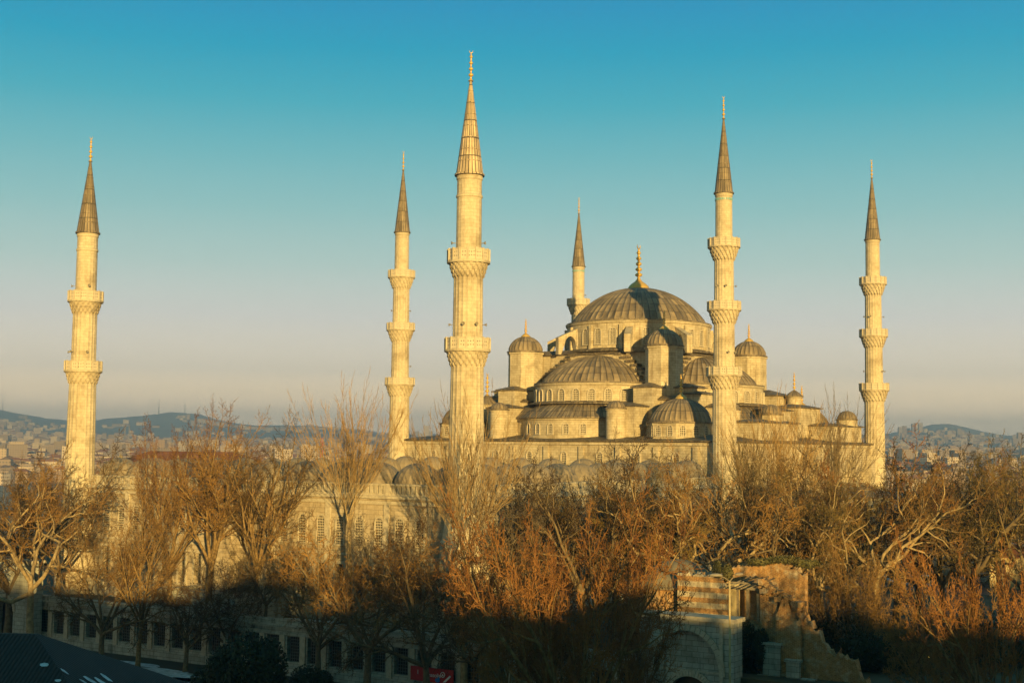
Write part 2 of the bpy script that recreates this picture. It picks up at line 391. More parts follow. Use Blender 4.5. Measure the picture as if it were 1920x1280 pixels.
# ------------------------------------------------------------------ minarets
def minaret(loc, label, bal, rad, brad, cone, tip, fin, base_z, base_r, zb=0, cm='lead_cone', horns=(), bh=3.2, tile=False, seed=0, collar=False):
    """bal = tops of the parapets from the top down; rad = shaft radii from the top section down"""
    t = thing('minaret', label, 'minaret', (loc[0], loc[1], zb), 0, 'minarets of the great mosque')
    zo = zb
    # spire
    b = MB(); rc = rad[0]+.12
    H = tip-cone
    prof = [(rc+.16, cone-.25-zo), (rc+.16, cone-.05-zo)]; b.rev(prof, seg=48)
    prof = [(rc+.16, cone-.05-zo)] + [(rc*(1-k/10)+.09*k/10, cone-zo+H*k/10) for k in range(11)]
    b.rev(prof, seg=48, mod=lambda i, k: (.035 if i % 3 == 0 else 0)*(1-k/12))
    for k in range(1, 8):   # lapped sheet courses
        f = k/8; r = rc*(1-f)+.09*f
        b.rev([(r+.005, cone-zo+H*f-.06), (r+.035, cone-zo+H*f-.05), (r+.03, cone-zo+H*f+.02)], seg=32)
    b.build('spire', M[cm], t)
    finial_mb(fin, .23).build('finial', M['gold'], t, (0, 0, tip-zo-.25))
    # shaft sections between balconies
    tops = [cone-.25] + [z-bh+.3 for z in bal]; bots = [z-1.3 for z in bal] + [base_z]
    for k, (zt, zl) in enumerate(zip(tops, bots)):
        r = rad[k]; rl = rad[k]+ (.05 if k < len(bal) else base_r-rad[k])
        b = MB(); n = 20; flute = .035 if k else .012
        def mod(i, j): return (flute if i % 3 == 0 else -flute*.6)
        nz = 6
        b.rev([(rl+(r-rl)*j/nz, zl-zo+(zt-zl)*j/nz) for j in range(nz+1)], seg=n*3, mod=mod, R=r)
        if k == 0:
            b.rev([(r+.1, zt-zo-.02), (r+.1, zt-zo-.35), (r+.01, zt-zo-.5)][::-1], seg=40)
            if collar: b.rev([(r+.0, zt-zo-2.35), (r+.12, zt-zo-2.2), (r+.1, zt-zo-2.0), (r, zt-zo-1.9)], seg=40)
        b.build('shaft', M['stone_min'], t)
        if k == 0 and tile:
            b = MB()
            for i in range(24):
                a = 2*pi*i/24; c_, s_ = cos(a), sin(a)
                b.obox((c_*(r+.05), s_*(r+.05), 0), (c_, s_, 0), (-s_, c_, 0), .04, .1, zt-zo-1.05, zt-zo-.72)
            b.build('tile_band', M['tile_blue'], t)
    # balconies
    for k, z in enumerate(bal):
        R = brad[k]; rs = rad[k+1]; zp = z-1.25
        b = MB(); 
        tiers = 4; hh = (bh-1.25)/tiers
        for j in range(tiers):       # honeycomb corbels: rings of little brackets stepping outward, staggered
            r0 = rs+.02 + (R-rs-.1)*((j+.75)/tiers)**.8; z0 = z-bh+hh*j; nb = 20
            ri = rs+.02 + (R-rs-.1)*((j)/tiers)**.8
            b.rev([(ri-.05, z0-zo), (max(ri, r0-.22), z0-zo+hh*.55), (r0-.1, z0-zo+hh)], seg=40)
            for i in range(nb):
                a = 2*pi*(i+.5*(j % 2))/nb; c_, s_ = cos(a), sin(a); wd = pi*r0/nb*.5
                ax = Vector((c_, s_, 0)); ay = Vector((-s_, c_, 0))
                pin = ax*(ri-.1); po = ax*(r0+.06)
                zz0 = z0-zo+hh*.12; zz1 = z0-zo+hh+.01
                q = [pin-ay*wd*.4, pin+ay*wd*.4]
                t1 = [po-ay*wd, po+ay*wd, pin+ay*wd, pin-ay*wd]
                lo = ax*(ri-.05)
                A = [Vector((v.x, v.y, zz1)) for v in t1]; Bm = [Vector((v.x, v.y, zz0+hh*.45)) for v in t1[:2]]
                L0 = Vector((lo.x, lo.y, zz0-.12))
                b.face([A[0], A[1], A[2], A[3]]); b.face([Bm[0], Bm[1], A[1], A[0]])
                b.face([L0, Bm[1], Bm[0]]); b.face([L0, Bm[0], A[0], A[3]]); b.face([L0, A[2], A[1], Bm[1]])
        b.rev([(rs, zp-.12-zo), (R+.12, zp-.12-zo), (R+.14, zp+.08-zo), (R, zp+.09-zo), (rs-.02, zp+.09-zo)], seg=32)
        bo = b.build('balcony', M['stone_min'], t)
        b = MB(); n = 16
        for i in range(n):
            a0, a1 = 2*pi*i/n, 2*pi*(i+1)/n; am = (a0+a1)/2
            c0 = Vector((cos(am), sin(am), 0)); tt = Vector((-sin(am), cos(am), 0)); rr = R*cos(pi/n)
            hw = R*sin(pi/n)
            b.cm = 1; 
            for sg, rad_ in ((1, rr+.03), (-1, rr-.09)):
                pts = [(c0*rad_ - tt*hw) + Vector((0, 0, zp-zo+.1)), (c0*rad_ + tt*hw) + Vector((0, 0, zp-zo+.1)),
                       (c0*rad_ + tt*hw) + Vector((0, 0, z-zo-.1)), (c0*rad_ - tt*hw) + Vector((0, 0, z-zo-.1))]
                if sg < 0: pts = pts[::-1]
                b.face(pts, [(-.5+i*3, 0), (.5+i*3, 0), (.5+i*3, 1), (-.5+i*3, 1)])
            b.cm = 0
            b.obox(c0*(rr-.03), c0, tt, .1, hw+.03, z-zo-.12, z-zo+.03)
            b.obox(c0*(rr-.03), c0, tt, .11, hw+.03, zp-zo+.08, zp-zo+.2)
            cc = Vector((cos(a0), sin(a0), 0)); b.obox(cc*R, cc, (-sin(a0), cos(a0), 0), .14, .09, zp-zo+.06, z-zo+.1)
        b.build('parapet', [M['trim'], M['pierced']], bo)
    if base_z > 1.0:
        b = MB()
        b.rev([(base_r+.75, 0), (base_r+.75, base_z-zo-3.0), (base_r+.55, base_z-zo-2.8), (base_r+.12, base_z-zo-.1), (base_r+.2, base_z-zo+.05), (base_r-.02, base_z-zo+.15)], seg=12, a0=.2, a1=.2+2*pi)
        b.build('base', M['stone_min'], t)
    global horn_me
    for (z, r, azs) in horns:
        for a in azs:
            d = radians(a)      # 0 = towards the viewer, + = to the right
            dx, dy = sin(d), -cos(d)
            if horn_me is None:
                horn_me = horn_mb().build('loudspeaker', M['horn'], t)
                o = horn_me
            else: o = inst(horn_me, t, (0, 0, 0))
            o.parent = t; o.scale = (.85, .85, .85); o.location = (dx*(r+.14), dy*(r+.14), z-zo); o.rotation_euler = (0, 0, atan2(dy, dx)+pi/2)
    return t
hl = dict(bal=[53.2, 43.7, 33.9], rad=[1.24, 1.42, 1.52, 1.7], brad=[2.32, 2.42, 2.55], cone=60.3, tip=71.8, fin=3.6, base_z=12, base_r=1.85, bh=3.4)
HC = Vector((22.84, 243.36, 0)); ALPHA = .6633
qv = Vector((sin(ALPHA), cos(ALPHA), 0)); sv = Vector((-cos(ALPHA), sin(ALPHA), 0))
def hw(a, b): return HC + qv*a + sv*b
pC, pL, pR, pF = hw(-27.6, -32.8), hw(-27.6, 32.8), hw(27.6, -32.8), hw(27.6, 32.8)
pA = Vector((-4.5, 136.6, 0)); pB = Vector((-54.4, 171.5, 0))
minaret(pC, 'tall three-balcony minaret standing in front of the main dome, right of its lead roof', tile=True, horns=[(46.0, 1.42, (-40, 0, 62)), (36.1, 1.52, (10, 50))], **hl)
minaret(pL, 'three-balcony minaret just left of the thickest, nearest minaret, rising behind the courtyard', horns=[(45.9, 1.42, (-60, 70)), (36.0, 1.52, (80,))], **hl)
minaret(pR, 'rightmost three-balcony minaret at the far right end of the mosque', horns=[(46.0, 1.42, (-75, -30, 80)), (36.1, 1.52, (-80, 40, 75))], **hl)
minaret(pF, 'farthest and shortest-looking minaret, half hidden behind the left side of the main dome', tile=True, horns=[(54.0, 1.3, (60,))], **hl)
hc_ = dict(rad=[1.25, 1.45, 1.62], brad=[2.08, 2.22], base_r=1.82, bh=2.9, fin=3.3, collar=True)
minaret(pA, 'thickest and nearest minaret, two balconies, left of centre at the courtyard corner', cm='lead_cone_pale', bal=[41.6, 32.6], cone=49.5, tip=59.4, base_z=15.2, horns=[(42.3, 1.3, (-78, 72)), (34.0, 1.45, (-85, -12, 30, 78))], zb=1, **hc_)
minaret(pB, 'leftmost minaret, two balconies, standing apart at the courtyard corner against the far hills', bal=[40.9, 32.0], cone=48.6, tip=58.0, base_z=15.2, horns=[(41.6, 1.3, (-75, 30)), (33.2, 1.45, (-80, -40, 30))], zb=1, **hc_)

# ------------------------------------------------------------------ prayer hall
hall = thing('mosque_hall', 'domed stone prayer hall with cascading grey lead domes between the four three-balcony minarets', 'mosque', HC, pi/2-ALPHA)
def W3(name, mb, m, parent=hall, **k): return mb.build(name, m, parent, **k)
CA = atan2(-132, -205)      # direction to the viewer in the hall's frame

b = MB(); b.box(-27.6, 27.6, -32.8, 32.8, 2, 22.8)
walls = W3('wall', b, M['stone'])
b = MB(); b.box(-12.6, 12.6, -12.6, 12.6, 22.8, 38.0); W3('wall', b, M['stone'])
b = MB(); b.hip(-12.6, 12.6, -12.6, 12.6, 38.0, .7, .9, over=.5); W3('roof', b, M['lead_roof'])
# roof sheet of the lower block, with eaves
b = MB(); b.hip(-27.6, 27.6, -32.8, 32.8, 22.8, 1.3, 9, over=.55, th=.22); W3('roof', b, M['lead_roof'])
# main drum and dome
R0 = 12.9
b = MB()
b.rev([(R0, 38.2), (R0, 43.2), (R0+.2, 43.35), (R0+.3, 43.7), (R0-1, 43.75)], seg=84)
for i in range(28):
    a = 2*pi*(i+.5)/28; c_, s_ = cos(a), sin(a)
    b.obox((c_*(R0+.18), s_*(R0+.18), 0), (c_, s_, 0), (-s_, c_, 0), .28, .28, 38.6, 43.0) if i % 2 else None
drum = W3('drum', b, M['stone'])
b = MB(); b.rev([(R0+.25, 38.55), (R0+1.0, 38.42), (R0+1.0, 38.62), (R0+.1, 39.0)][::1], seg=84); W3('drum_ledge', b, M['lead_roof'])
for i in range(28):
    a = 2*pi*i/28
    put_window(drum, (1.15, 2.7, True, .14, .16), (R0*cos(a), R0*sin(a), 39.7), a)
b = MB(); dome_mb(b, 12.15, 6.75, 43.95, nrib=60, rh=.19, lip=.9, rows=18); dome = W3('main_dome', b, M['lead'])
W3('finial', finial_mb(8.2, .62, True), M['gold'], dome, loc=(0, 0, 50.5))
# flying buttress arches round the drum at the diagonals
for k in range(4):
    for dd in (-.33, .33):
        a = pi/4 + k*pi/2 + dd; c_, s_ = cos(a), sin(a); ax = Vector((c_, s_, 0)); ay = Vector((-s_, c_, 0))
        b = MB()
        pts = []; r1, r2 = R0-.1, R0+3.7
        n = 8; top = [(r1, 42.6), (r1+.8, 42.5), (r2-.2, 41.2), (r2, 41.0)]
        up = [(r1+(r2-r1)*i/n) for i in range(n+1)]
        def ztop(r): return 42.7 - .45*(r-r1)
        def zin(r):
            x = (r-(r1))/(r2-.9-r1); return 38.0 if x >= 1 or x < 0.02 else 38.2 + 3.1*sqrt(max(0, 1-(2*x-1)**2))
        for i in range(n):
            ra, rb = up[i], up[i+1]
            A = ax*ra; B = ax*rb
            for sgn in (-1, 1):
                o_ = ay*.55*sgn
                p = [Vector((A.x, A.y, zin(ra)))+o_, Vector((B.x, B.y, zin(rb)))+o_, Vector((B.x, B.y, ztop(rb)))+o_, Vector((A.x, A.y, ztop(ra)))+o_]
                b.face(p if sgn < 0 else p[::-1])
            b.face([Vector((A.x, A.y, ztop(ra)))-ay*.6, Vector((B.x, B.y, ztop(rb)))-ay*.6, Vector((B.x, B.y, ztop(rb)))+ay*.6, Vector((A.x, A.y, ztop(ra)))+ay*.6])
            b.face([Vector((A.x, A.y, zin(ra)))+ay*.55, Vector((B.x, B.y, zin(rb)))+ay*.55, Vector((B.x, B.y, zin(rb)))-ay*.55, Vector((A.x, A.y, zin(ra)))-ay*.55])
        B = ax*r2
        b.face([Vector((B.x, B.y, 38))-ay*.55, Vector((B.x, B.y, 38))+ay*.55, Vector((B.x, B.y, ztop(r2)))+ay*.55, Vector((B.x, B.y, ztop(r2)))-ay*.55])
        W3('flying_buttress', b, M['stone'])

# four arms: semi-dome, its drum, lower tier of exedrae, stepped gables. Built for the -a side, then turned.
def arm(rot, visible):
    p = bpy.data.objects.new  # local alias unused
    def P(name, mb, m, parent=hall, loc=(0, 0, 0)):
        o = mb.build(name, m, parent, loc, rot if parent is hall else 0); return o
    cx = -12.4
    b = MB(); b.rev([(11.1, 28.6), (11.1, 32.1), (11.3, 32.2), (11.4, 32.5), (9.5, 32.55)], (cx, 0), 60, pi/2-.1, 3*pi/2+.1)
    d = P('semi_dome_drum', b, M['stone'])
    n = 13
    for i in range(n):
        a = pi/2 + pi*(i+.5)/n
        put_window(d, (1.15, 1.95, True, .15, .22), (cx+11.1*cos(a), 11.1*sin(a), 29.55), a)
    b = MB(); dome_mb(b, 10.1, 5.0, 32.75, (cx, 0), nrib=56, rh=.24, lip=1.25, a0=pi/2-.06, a1=3*pi/2+.06, rows=14)
    P('semi_dome', b, M['lead'])
    # lower tier: central exedra and two diagonal ones, one stone drum and one lead skirt each
    for (ex, ey, r, ang, half, wn) in ((cx-2.6, 0, 11.6, pi, .62, 5), (cx-3.0, 7.6, 7.3, pi-.75, .95, 4), (cx-3.0, -7.6, 7.3, pi+.75, .95, 4)):
        b = MB(); a0, a1 = ang-half-.35, ang+half+.35
        b.rev([(r, 22.6), (r, 26.25), (r+.18, 26.35), (r+.25, 26.6), (r-.5, 26.62)], (ex, ey), 40, a0, a1)
        dd = P('exedra_drum', b, M['stone'])
        for i in range(wn):
            a = ang - half + 2*half*(i+.5)/wn
            put_window(dd, (.95, 1.75, True, .13, .16), (ex+r*cos(a), ey+r*sin(a), 24.0), a)
        b = MB()
        prof = [(r+.55, 26.6), (r+.55, 26.82), (r-.1, 27.2), (r-1.2, 28.1), (r-2.6, 28.95), (r-4.0, 29.4), (r*.3, 29.62)]
        seg = 52
        b.rev(prof, (ex, ey), seg, a0-.1, a1+.1, lambda i, k: (.12 if i % 2 == 0 else 0) if 1 < k < 6 else 0)
        P('exedra_roof', b, M['lead_ex'])
    b = MB(); b.rev([(12.3, 29.0), (12.3, 29.25), (11.0, 29.6)], (cx, 0), 60, pi/2, 3*pi/2); b.face([(cx, -12.3, 29.0), (cx, 12.3, 29.0), (cx-6, 11, 29.0), (cx-12, 3, 29.0), (cx-12, -3, 29.0), (cx-6, -11, 29.0)])
    P('roof', b, M['lead_roof'])
    # stepped gable: risers of stone with lead treads, on both sides of the semi-dome
    bs, bl = MB(), MB()
    nst = 8
    for sg in (-1, 1):
        for k in range(nst):
            y0 = 4.3 + k*1.08; zt = 37.6 - k*.68
            ys = sorted((sg*y0, sg*(y0+1.08)))
            for (x0, x1, dz, hgt) in ((cx-1.3, cx+.3, 0, 30), ):
                bs.box(x0, x1, ys[0], ys[1], hgt, zt)
                bl.box(x0-.35, x1+.2, ys[0]-.12, ys[1]+.12, zt+.003, zt+.45)
            if k > 1:
                bs.box(cx-2.2, cx-1.303, ys[0], ys[1], 30, zt-1.15); bl.box(cx-2.45, cx-1.35, ys[0]-.1, ys[1]+.1, zt-1.147, zt-.95)
    bs.box(cx-1.3, cx+.3, -4.3, 4.3, 30, 37.75); bl.box(cx-1.6, cx+.5, -4.4, 4.4, 37.753, 37.97)
    P('stepped_gable', bs, M['stone']); P('gable_coping', bl, M['lead_roof'])
    # buttress masses flanking the semi-dome
    for sg in (-1, 1):
        ys = sorted((sg*12.2, sg*15.8)); bs, bl = MB(), MB()
        bs.box(-20.6, -12.0, ys[0], ys[1], 22.8, 31.6); bl.hip(-20.6, -12.0, ys[0], ys[1], 31.6, .7, over=.4)
        ys = sorted((sg*10.2, sg*15.0))
        bs.box(-24.4, -20.603, ys[0], ys[1], 22.8, 28.4); bl.hip(-24.4, -20.6, ys[0], ys[1], 28.4, .6, over=.35)
        P('buttress', bs, M['stone']); P('buttress_roof', bl, M['lead_roof'])
        # round stair turret
        b = MB(); yy = sg*11.9; b.rev([(1.58, 22.6), (1.58, 27.75), (1.7, 27.8), (1.72, 28.0), (1, 28.02)], (-25.2, yy), 28)
        tt = P('stair_turret', b, M['stone'])
        b = MB(); dome_mb(b, 1.6, 1.15, 28.2, (-25.2, yy), nrib=16, rh=.06, lip=.22, rows=7); P('turret_cap', b, M['lead'], tt)
for k in range(4): arm(k*pi/2, True)
# weight turrets at the four corners of the central square
for sa, sb in ((-1, -1), (-1, 1), (1, -1), (1, 1)):
    cx, cy = sa*14.7, sb*14.4
    b = MB()
    oct_ = [(cx+3.15*cos(pi/8+k*pi/4), cy+3.15*sin(pi/8+k*pi/4)) for k in range(8)]
    b.prism(oct_, 22.8, 38.2)
    o2 = [(cx+3.35*cos(pi/8+k*pi/4), cy+3.35*sin(pi/8+k*pi/4)) for k in range(8)]
    b.prism(o2, 38.203, 38.5)
    tu = W3('weight_turret', b, M['stone'])
    b = MB(); dome_mb(b, 3.05, 2.75, 38.75, (cx, cy), nrib=24, rh=.11, lip=.3, rows=10); dm = W3('turret_dome', b, M['lead'], tu)
    W3('turret_finial', finial_mb(3.3, .27, True), M['gold'], tu, loc=(cx, cy, 41.4))
    b = MB(); bl = MB()
    x = sorted((sa*11.6, sa*18.6)); y = sorted((sb*11.6, sb*18.6))
    b.box(x[0], x[1], y[0], y[1], 22.8, 29.6); bl.hip(x[0], x[1], y[0], y[1], 29.6, .6, 1.4, over=.4)
    W3('buttress', b, M['stone']); W3('buttress_roof', bl, M['lead_roof'])
    # corner dome on an octagon
    cx, cy = sa*21.3, sb*21.6; b = MB()
    b.prism([(cx+5.45*cos(pi/8+k*pi/4), cy+5.45*sin(pi/8+k*pi/4)) for k in range(8)], 22.8, 25.4)
    b.prism([(cx+5.6*cos(pi/8+k*pi/4), cy+5.6*sin(pi/8+k*pi/4)) for k in range(8)], 25.403, 25.7)
    cd = W3('corner_drum', b, M['stone'])
    for k in range(8):
        a = k*pi/4
        for off in (-1.05, 1.05):
            put_window(cd, (.85, 1.55, True, .13, .12), (cx+5.035*cos(a)-off*sin(a), cy+5.035*sin(a)+off*cos(a), 23.75), a)
    b = MB(); dome_mb(b, 5.0, 3.75, 25.95, (cx, cy), nrib=36, rh=.12, lip=.5, rows=12); W3('corner_dome', b, M['lead'], cd)
    W3('corner_finial', finial_mb(4.0, .3, True), M['gold'], cd, loc=(cx, cy, 29.6))
# side galleries: second tier set back on both long sides, small turrets and boxes
for sb in (-1, 1):
    b = MB(); bl = MB()
    y = sorted((sb*26.6, sb*31.6))
    b.box(-14.5, -1.0, y[0], y[1], 22.9, 26.0); bl.hip(-14.5, -1.0, y[0], y[1], 26.0, .5, over=.45)
    b.box(12, 24.6, y[0], y[1], 22.9, 25.9); bl.hip(12, 24.6, y[0], y[1], 25.9, .5, over=.45)
    y = sorted((sb*22.6, sb*27.4))
    b.box(8, 16.6, y[0], y[1], 22.9, 29.0); bl.hip(8, 16.6, y[0], y[1], 29.0, .6, over=.4)
    b.box(-3, 5.2, y[0], y[1], 22.9, 28.3); bl.hip(-3, 5.2, y[0], y[1], 28.3, .6, over=.4)
    y = sorted((sb*18.6, sb*22.4))
    b.box(9.5, 15.5, y[0], y[1], 22.9, 31.2); bl.hip(9.5, 15.5, y[0], y[1], 31.2, .5, over=.35)
    b.box(-16.5, -11.2, y[0], y[1], 22.9, 30.5); bl.hip(-16.5, -11.2, y[0], y[1], 30.5, .5, over=.35)
    W3('gallery', b, M['stone']); W3('gallery_roof', bl, M['lead_roof'])
    for (tx, ty, zt, r) in ((-6.4, 29.6, 27.4, 1.75), (21.6, 30.2, 27.2, 1.7)):
        b = MB(); ty *= sb
        b.prism([(tx+r*1.08*cos(pi/8+k*pi/4), ty+r*1.08*sin(pi/8+k*pi/4)) for k in range(8)], 22.9, zt)
        t_ = W3('small_turret', b, M['stone']); b = MB(); dome_mb(b, r, r*.85, zt+.2, (tx, ty), nrib=18, rh=.07, lip=.28, rows=8); W3('small_dome', b, M['lead'], t_)
    b = MB(); tx, ty = 13.0, sb*24.2
    b.rev([(1.25, 28.9), (1.25, 30.9), (1.5, 31.0), (1.5, 31.15)], (tx, ty), 20); t_ = W3('small_turret', b, M['stone'])
    b = MB(); b.rev([(1.6, 31.1), (1.6, 31.25), (.9, 31.8), (.15, 32.3)], (tx, ty), 20, mod=lambda i, k: .05*(i % 2)); W3('small_dome', b, M['lead'], t_)
    W3('turret_finial', finial_mb(3.4, .26), M['gold'], t_, loc=(tx, ty, 32.1))
b = MB(); tx, ty = -21.0, 18.0      # cone-capped turret seen beside the nearest minaret
b.rev([(1.75, 22.8), (1.75, 28.9), (1.95, 29.0), (1.95, 29.15)], (tx, ty), 20); t_ = W3('small_turret', b, M['stone'])
b = MB(); b.rev([(2.05, 29.1), (2.05, 29.25), (1.5, 29.7), (.5, 30.6), (.15, 31.0)], (tx, ty), 24, mod=lambda i, k: .06*(i % 2)); W3('small_dome', b, M['lead'], t_)
W3('turret_finial', finial_mb(4.0, .32), M['gold'], t_, loc=(tx, ty, 30.8))
# facades of the lower block: pilasters, cornice, tiers of windows
b = MB()
for y in [-28 + 7*k for k in range(9)]: b.box(-27.95, -27.603, y-.45, y+.45, 2, 22.0)
for x in [-23.5 + 6.7*k for k in range(8)]: b.box(x-.9, x+.9, -34.3, -32.803, 2, 20.2); 
for x in [-23.5 + 6.7*k for k in range(8)]: b.box(x-.9, x+.9, 32.803, 34.3, 2, 20.2)
b.box(-27.9, -27.603, -32.6, 32.6, 22.25, 22.6); b.box(-27.4, 27.4, -33.1, -32.803, 22.2, 22.6); b.box(-27.4, 27.4, 32.803, 33.1, 22.2, 22.6)
W3('pilaster', b, M['stone'])
for k in range(8):
    y = -24.5 + 7*k
    for dy in (-1.5, 1.5):
        for zz, h in ((15.3, 2.9), (9.0, 2.9)): put_window(walls, (1.2, h, True, .16, .2), (-27.6, y+dy, zz), pi)
    put_window(walls, (1.0, 1.8, True, .15, .2), (-27.6, y, 19.3), pi)
for k in range(7):
    x = -20.15 + 6.7*k
    for dx in (-1.3, 1.3):
        for zz in (8.5, 13.5, 18.3): put_window(walls, (1.15, 2.5, True, .16, .2), (x+dx, -32.8, zz), -pi/2)
# side porch roofs (sloping lead pent roofs) on the right flank
b = MB()
for x0, x1 in ((-22, -3), (3, 23)):
    for yy in (-1,):
        b.face([(x0, -38.2, 14.0), (x1, -38.2, 14.0), (x1, -32.81, 16.2), (x0, -32.81, 16.2)], [(0, 0), (x1-x0, 0), (x1-x0, 5.5), (0, 5.5)])
        b.box(x0, x1, -38.25, -38.1, 13.7, 13.99)
W3('porch_roof', b, M['lead'])
b = MB()
for x0, x1 in ((-22, -3), (3, 23)):
    n = int((x1-x0)/3.1)
    for k in range(n+1):
        x = x0 + .5 + (x1-x0-1)*k/n; b.box(x-.28, x+.28, -38.05, -37.5, 2.5, 13.5)
    b.box(x0, x1, -38.1, -37.45, 12.6, 13.69); b.box(x0, x1, -38.05, -37.5, 7.6, 8.3)
W3('porch_arcade', b, M['stone'])

# ------------------------------------------------------------------ courtyard
court = thing('mosque_courtyard', 'walled stone courtyard with slotted parapet and small lead domes joining the two nearest minarets', 'courtyard', pA)
def wall_part(parent, org, p0, p1, z0, z1, th, openings, m, name='wall'):
    """wall with real rectangular openings (u0, u1, zb, zt) in one or two rows"""
    d = p1-p0; L = hypot(d.x, d.y); rz = atan2(d.y, d.x)
    b = MB(); us = sorted(set([0, L] + [o[0] for o in openings] + [o[1] for o in openings]))
    for a, c in zip(us[:-1], us[1:]):
        if c-a < 1e-4: continue
        holes = sorted([(o[2], o[3]) for o in openings if o[0] <= a+1e-5 and o[1] >= c-1e-5])
        z = z0
        for hb, ht in holes:
            b.box(a, c, 0, th, z, hb); z = ht
        b.box(a, c, 0, th, z, z1)
    o = b.build(name, m, parent, p0-org, rz)
    return o, L, rz
def barred_window_mb(w, h, nx, nz, r=.025, dep=.25):
    b = MB(); b.cm = 0
    b.box(-w/2, w/2, dep+.25, dep+.3, 0, h)  # flat back panel, its dark colour stands in for the dim interior
    b.cm = 1
    for i in range(1, nx): x = -w/2+w*i/nx; b.box(x-r, x+r, dep-r, dep+r, 0, h)
    for i in range(1, nz): z = h*i/nz; b.box(-w/2, w/2, dep-r*.7, dep+r*.7, z-r, z+r)
    return b
def pillar_slots(b, u0, u1, z0, z1, step=.62, y0=.12, y1=.38):
    n = max(1, int((u1-u0)/step)); s_ = (u1-u0)/n
    for i in range(n):
        b.box(u0+i*s_+s_*.2, u0+i*s_+s_*.78, y0, y1, z0, z1)
pCc = Vector((30.6, 199.2, 0)); pLc = Vector((-19.0, 236.5, 0))
PT = 17.75      # parapet top
def court_wall(p0, p1, portal=False):
    d = p1-p0; L = hypot(d.x, d.y); n = int((L-6)/2.75); s0 = (L - (n-1)*2.75)/2
    us = [s0 + i*2.75 for i in range(n)]
    if portal: us = [u for u in us if abs(u-L/2) > 4.6]
    op = [(u-.62, u+.62, 5.6, 9.1) for u in us]
    o, L, rz = wall_part(court, pA, p0, p1, 1.5, 16.2, 1.2, op, M['stone_wall'])
    kw = barred_window_mb(1.24, 3.5, 4, 9).build('barred_window', [M['dark'], M['iron']], o)
    for i, u in enumerate(us):
        w_ = kw if i == 0 else inst(kw, o, (0, 0, 0))
        w_.location = (u, .1, 5.6)
        put_window(o, (1.05, 3.0, True, .17, .16), (u, 0, 11.2), -pi/2, [M['trim'], M['grille']])
        if u % 1 < 2: pass
    b = MB()
    for u in us:   # lower window surrounds
        b.box(u-.86, u-.622, -.12, .1, 5.5, 9.1); b.box(u+.622, u+.86, -.12, .1, 5.5, 9.1); b.box(u-.95, u+.95, -.14, .1, 9.103, 9.4); b.box(u-.95, u+.95, -.16, .1, 5.3, 5.498)
    b.box(0, L, -.25, -.003, 1.5, 5.0); b.box(0, L, -.12, -.003, 10.05, 10.3)
    b.box(0, L, -.16, -.003, 15.6, 15.95); b.box(0, L, -.42, 1.3, 16.203, 16.5)
    for k in range(int(L/8.25)+1):
        u = min(L-.5, 1.2+k*8.25); b.box(u-.35, u+.35, -.2, -.003, 5.0, 15.6)
    b.build('moulding', M['trim'], o)
    b = MB(); segs = []; a, c = .4, L-.4
    b.box(0, L, .04, .46, 16.503, 16.72); b.box(0, L, .0, .5, PT-.2, PT)
    pillar_slots(b, a, c, 16.72, PT-.2)
    for k in range(int(L/8.25)+1):
        u = min(L-.5, 1.2+k*8.25); b.box(u-.3, u+.3, -.04, .54, 16.51, PT+.04)
    b.build('parapet', M['trim'], o)
    if portal:
        u = L/2; b = MB(); b.box(u-4.2, u-1.7, -1.3, -.26, 3.5, 16); b.box(u+1.7, u+4.2, -1.3, -.26, 3.5, 16); b.box(u-1.7, u+1.7, -1.3, -.26, 12.2, 16)
        for j in range(5):
            w_ = 1.7-.32*j; zz = 9.2+.6*j
            b.box(u-1.7, u-w_, -1.25+.1*j, -.27, zz, zz+.6); b.box(u+w_, u+1.7, -1.25+.1*j, -.27, zz, zz+.6)
        b.box(u-4.4, u+4.4, -1.45, -.44, 16.003, 16.4)
        b.build('portal', M['stone_wall'], o)
        b = MB(); b.box(u-1.3, u+1.3, -.35, -.28, 5.0, 8.6); b.build('door', M['iron'], o)
    return o
court_wall(pB, pA, True); court_wall(pA, pCc); court_wall(pLc, pB)
# arcade: inner walls, flat lead roof, domes
quad = [pB, pA, pCc, pLc]
cen = sum(quad, Vector())/4
b = MB(); inner = []
for p in quad: inner.append(p + (cen-p).normalized()*10.0)
for i in range(4):
    j = (i+1) % 4; A, B, C_, D = quad[i], quad[j], inner[j], inner[i]
    z = 16.3
    b.face([(v.x-pA.x, v.y-pA.y, z) for v in (A, B, C_, D)])
b.build('arcade_roof', M['lead'], court)
b = MB()
for i in range(4):
    j = (i+1) % 4; A, B = inner[i], inner[j]
    b.face([(A.x-pA.x, A.y-pA.y, 11), (B.x-pA.x, B.y-pA.y, 11), (B.x-pA.x, B.y-pA.y, 16.29), (A.x-pA.x, A.y-pA.y, 16.29)])
b.build('arcade_wall', M['stone'], court)
first = None
for i, (cnt, hgt, r) in enumerate(((11, .1, 2.6), (12, .1, 2.5), (10, .3, 2.6), (12, .3, 2.3))):
    A, B = quad[i], quad[(i+1) % 4]
    nrm = (cen - (A+B)/2).normalized()
    for k in range(cnt):
        f = (k+.62)/(cnt+.25); p = A.lerp(B, f) + nrm*3.9
        b = MB(); zz = 16.3+hgt
        b.rev([(r+.15, zz), (r+.15, zz+1.0), (r+.25, zz+1.1)], (0, 0), 16)
        b.cm = 1; dome_mb(b, r, r*.86, zz+1.3, (0, 0), nrib=20, rh=.05, lip=.3, rows=9)
        b.rev([(.1, zz+1.25+r*.86), (.16, zz+1.5+r*.86), (.05, zz+1.7+r*.86), (0, zz+2.1+r*.86)], seg=8)
        b.build('arcade_dome', [M['stone'], M['lead_pale']], court, p-pA)

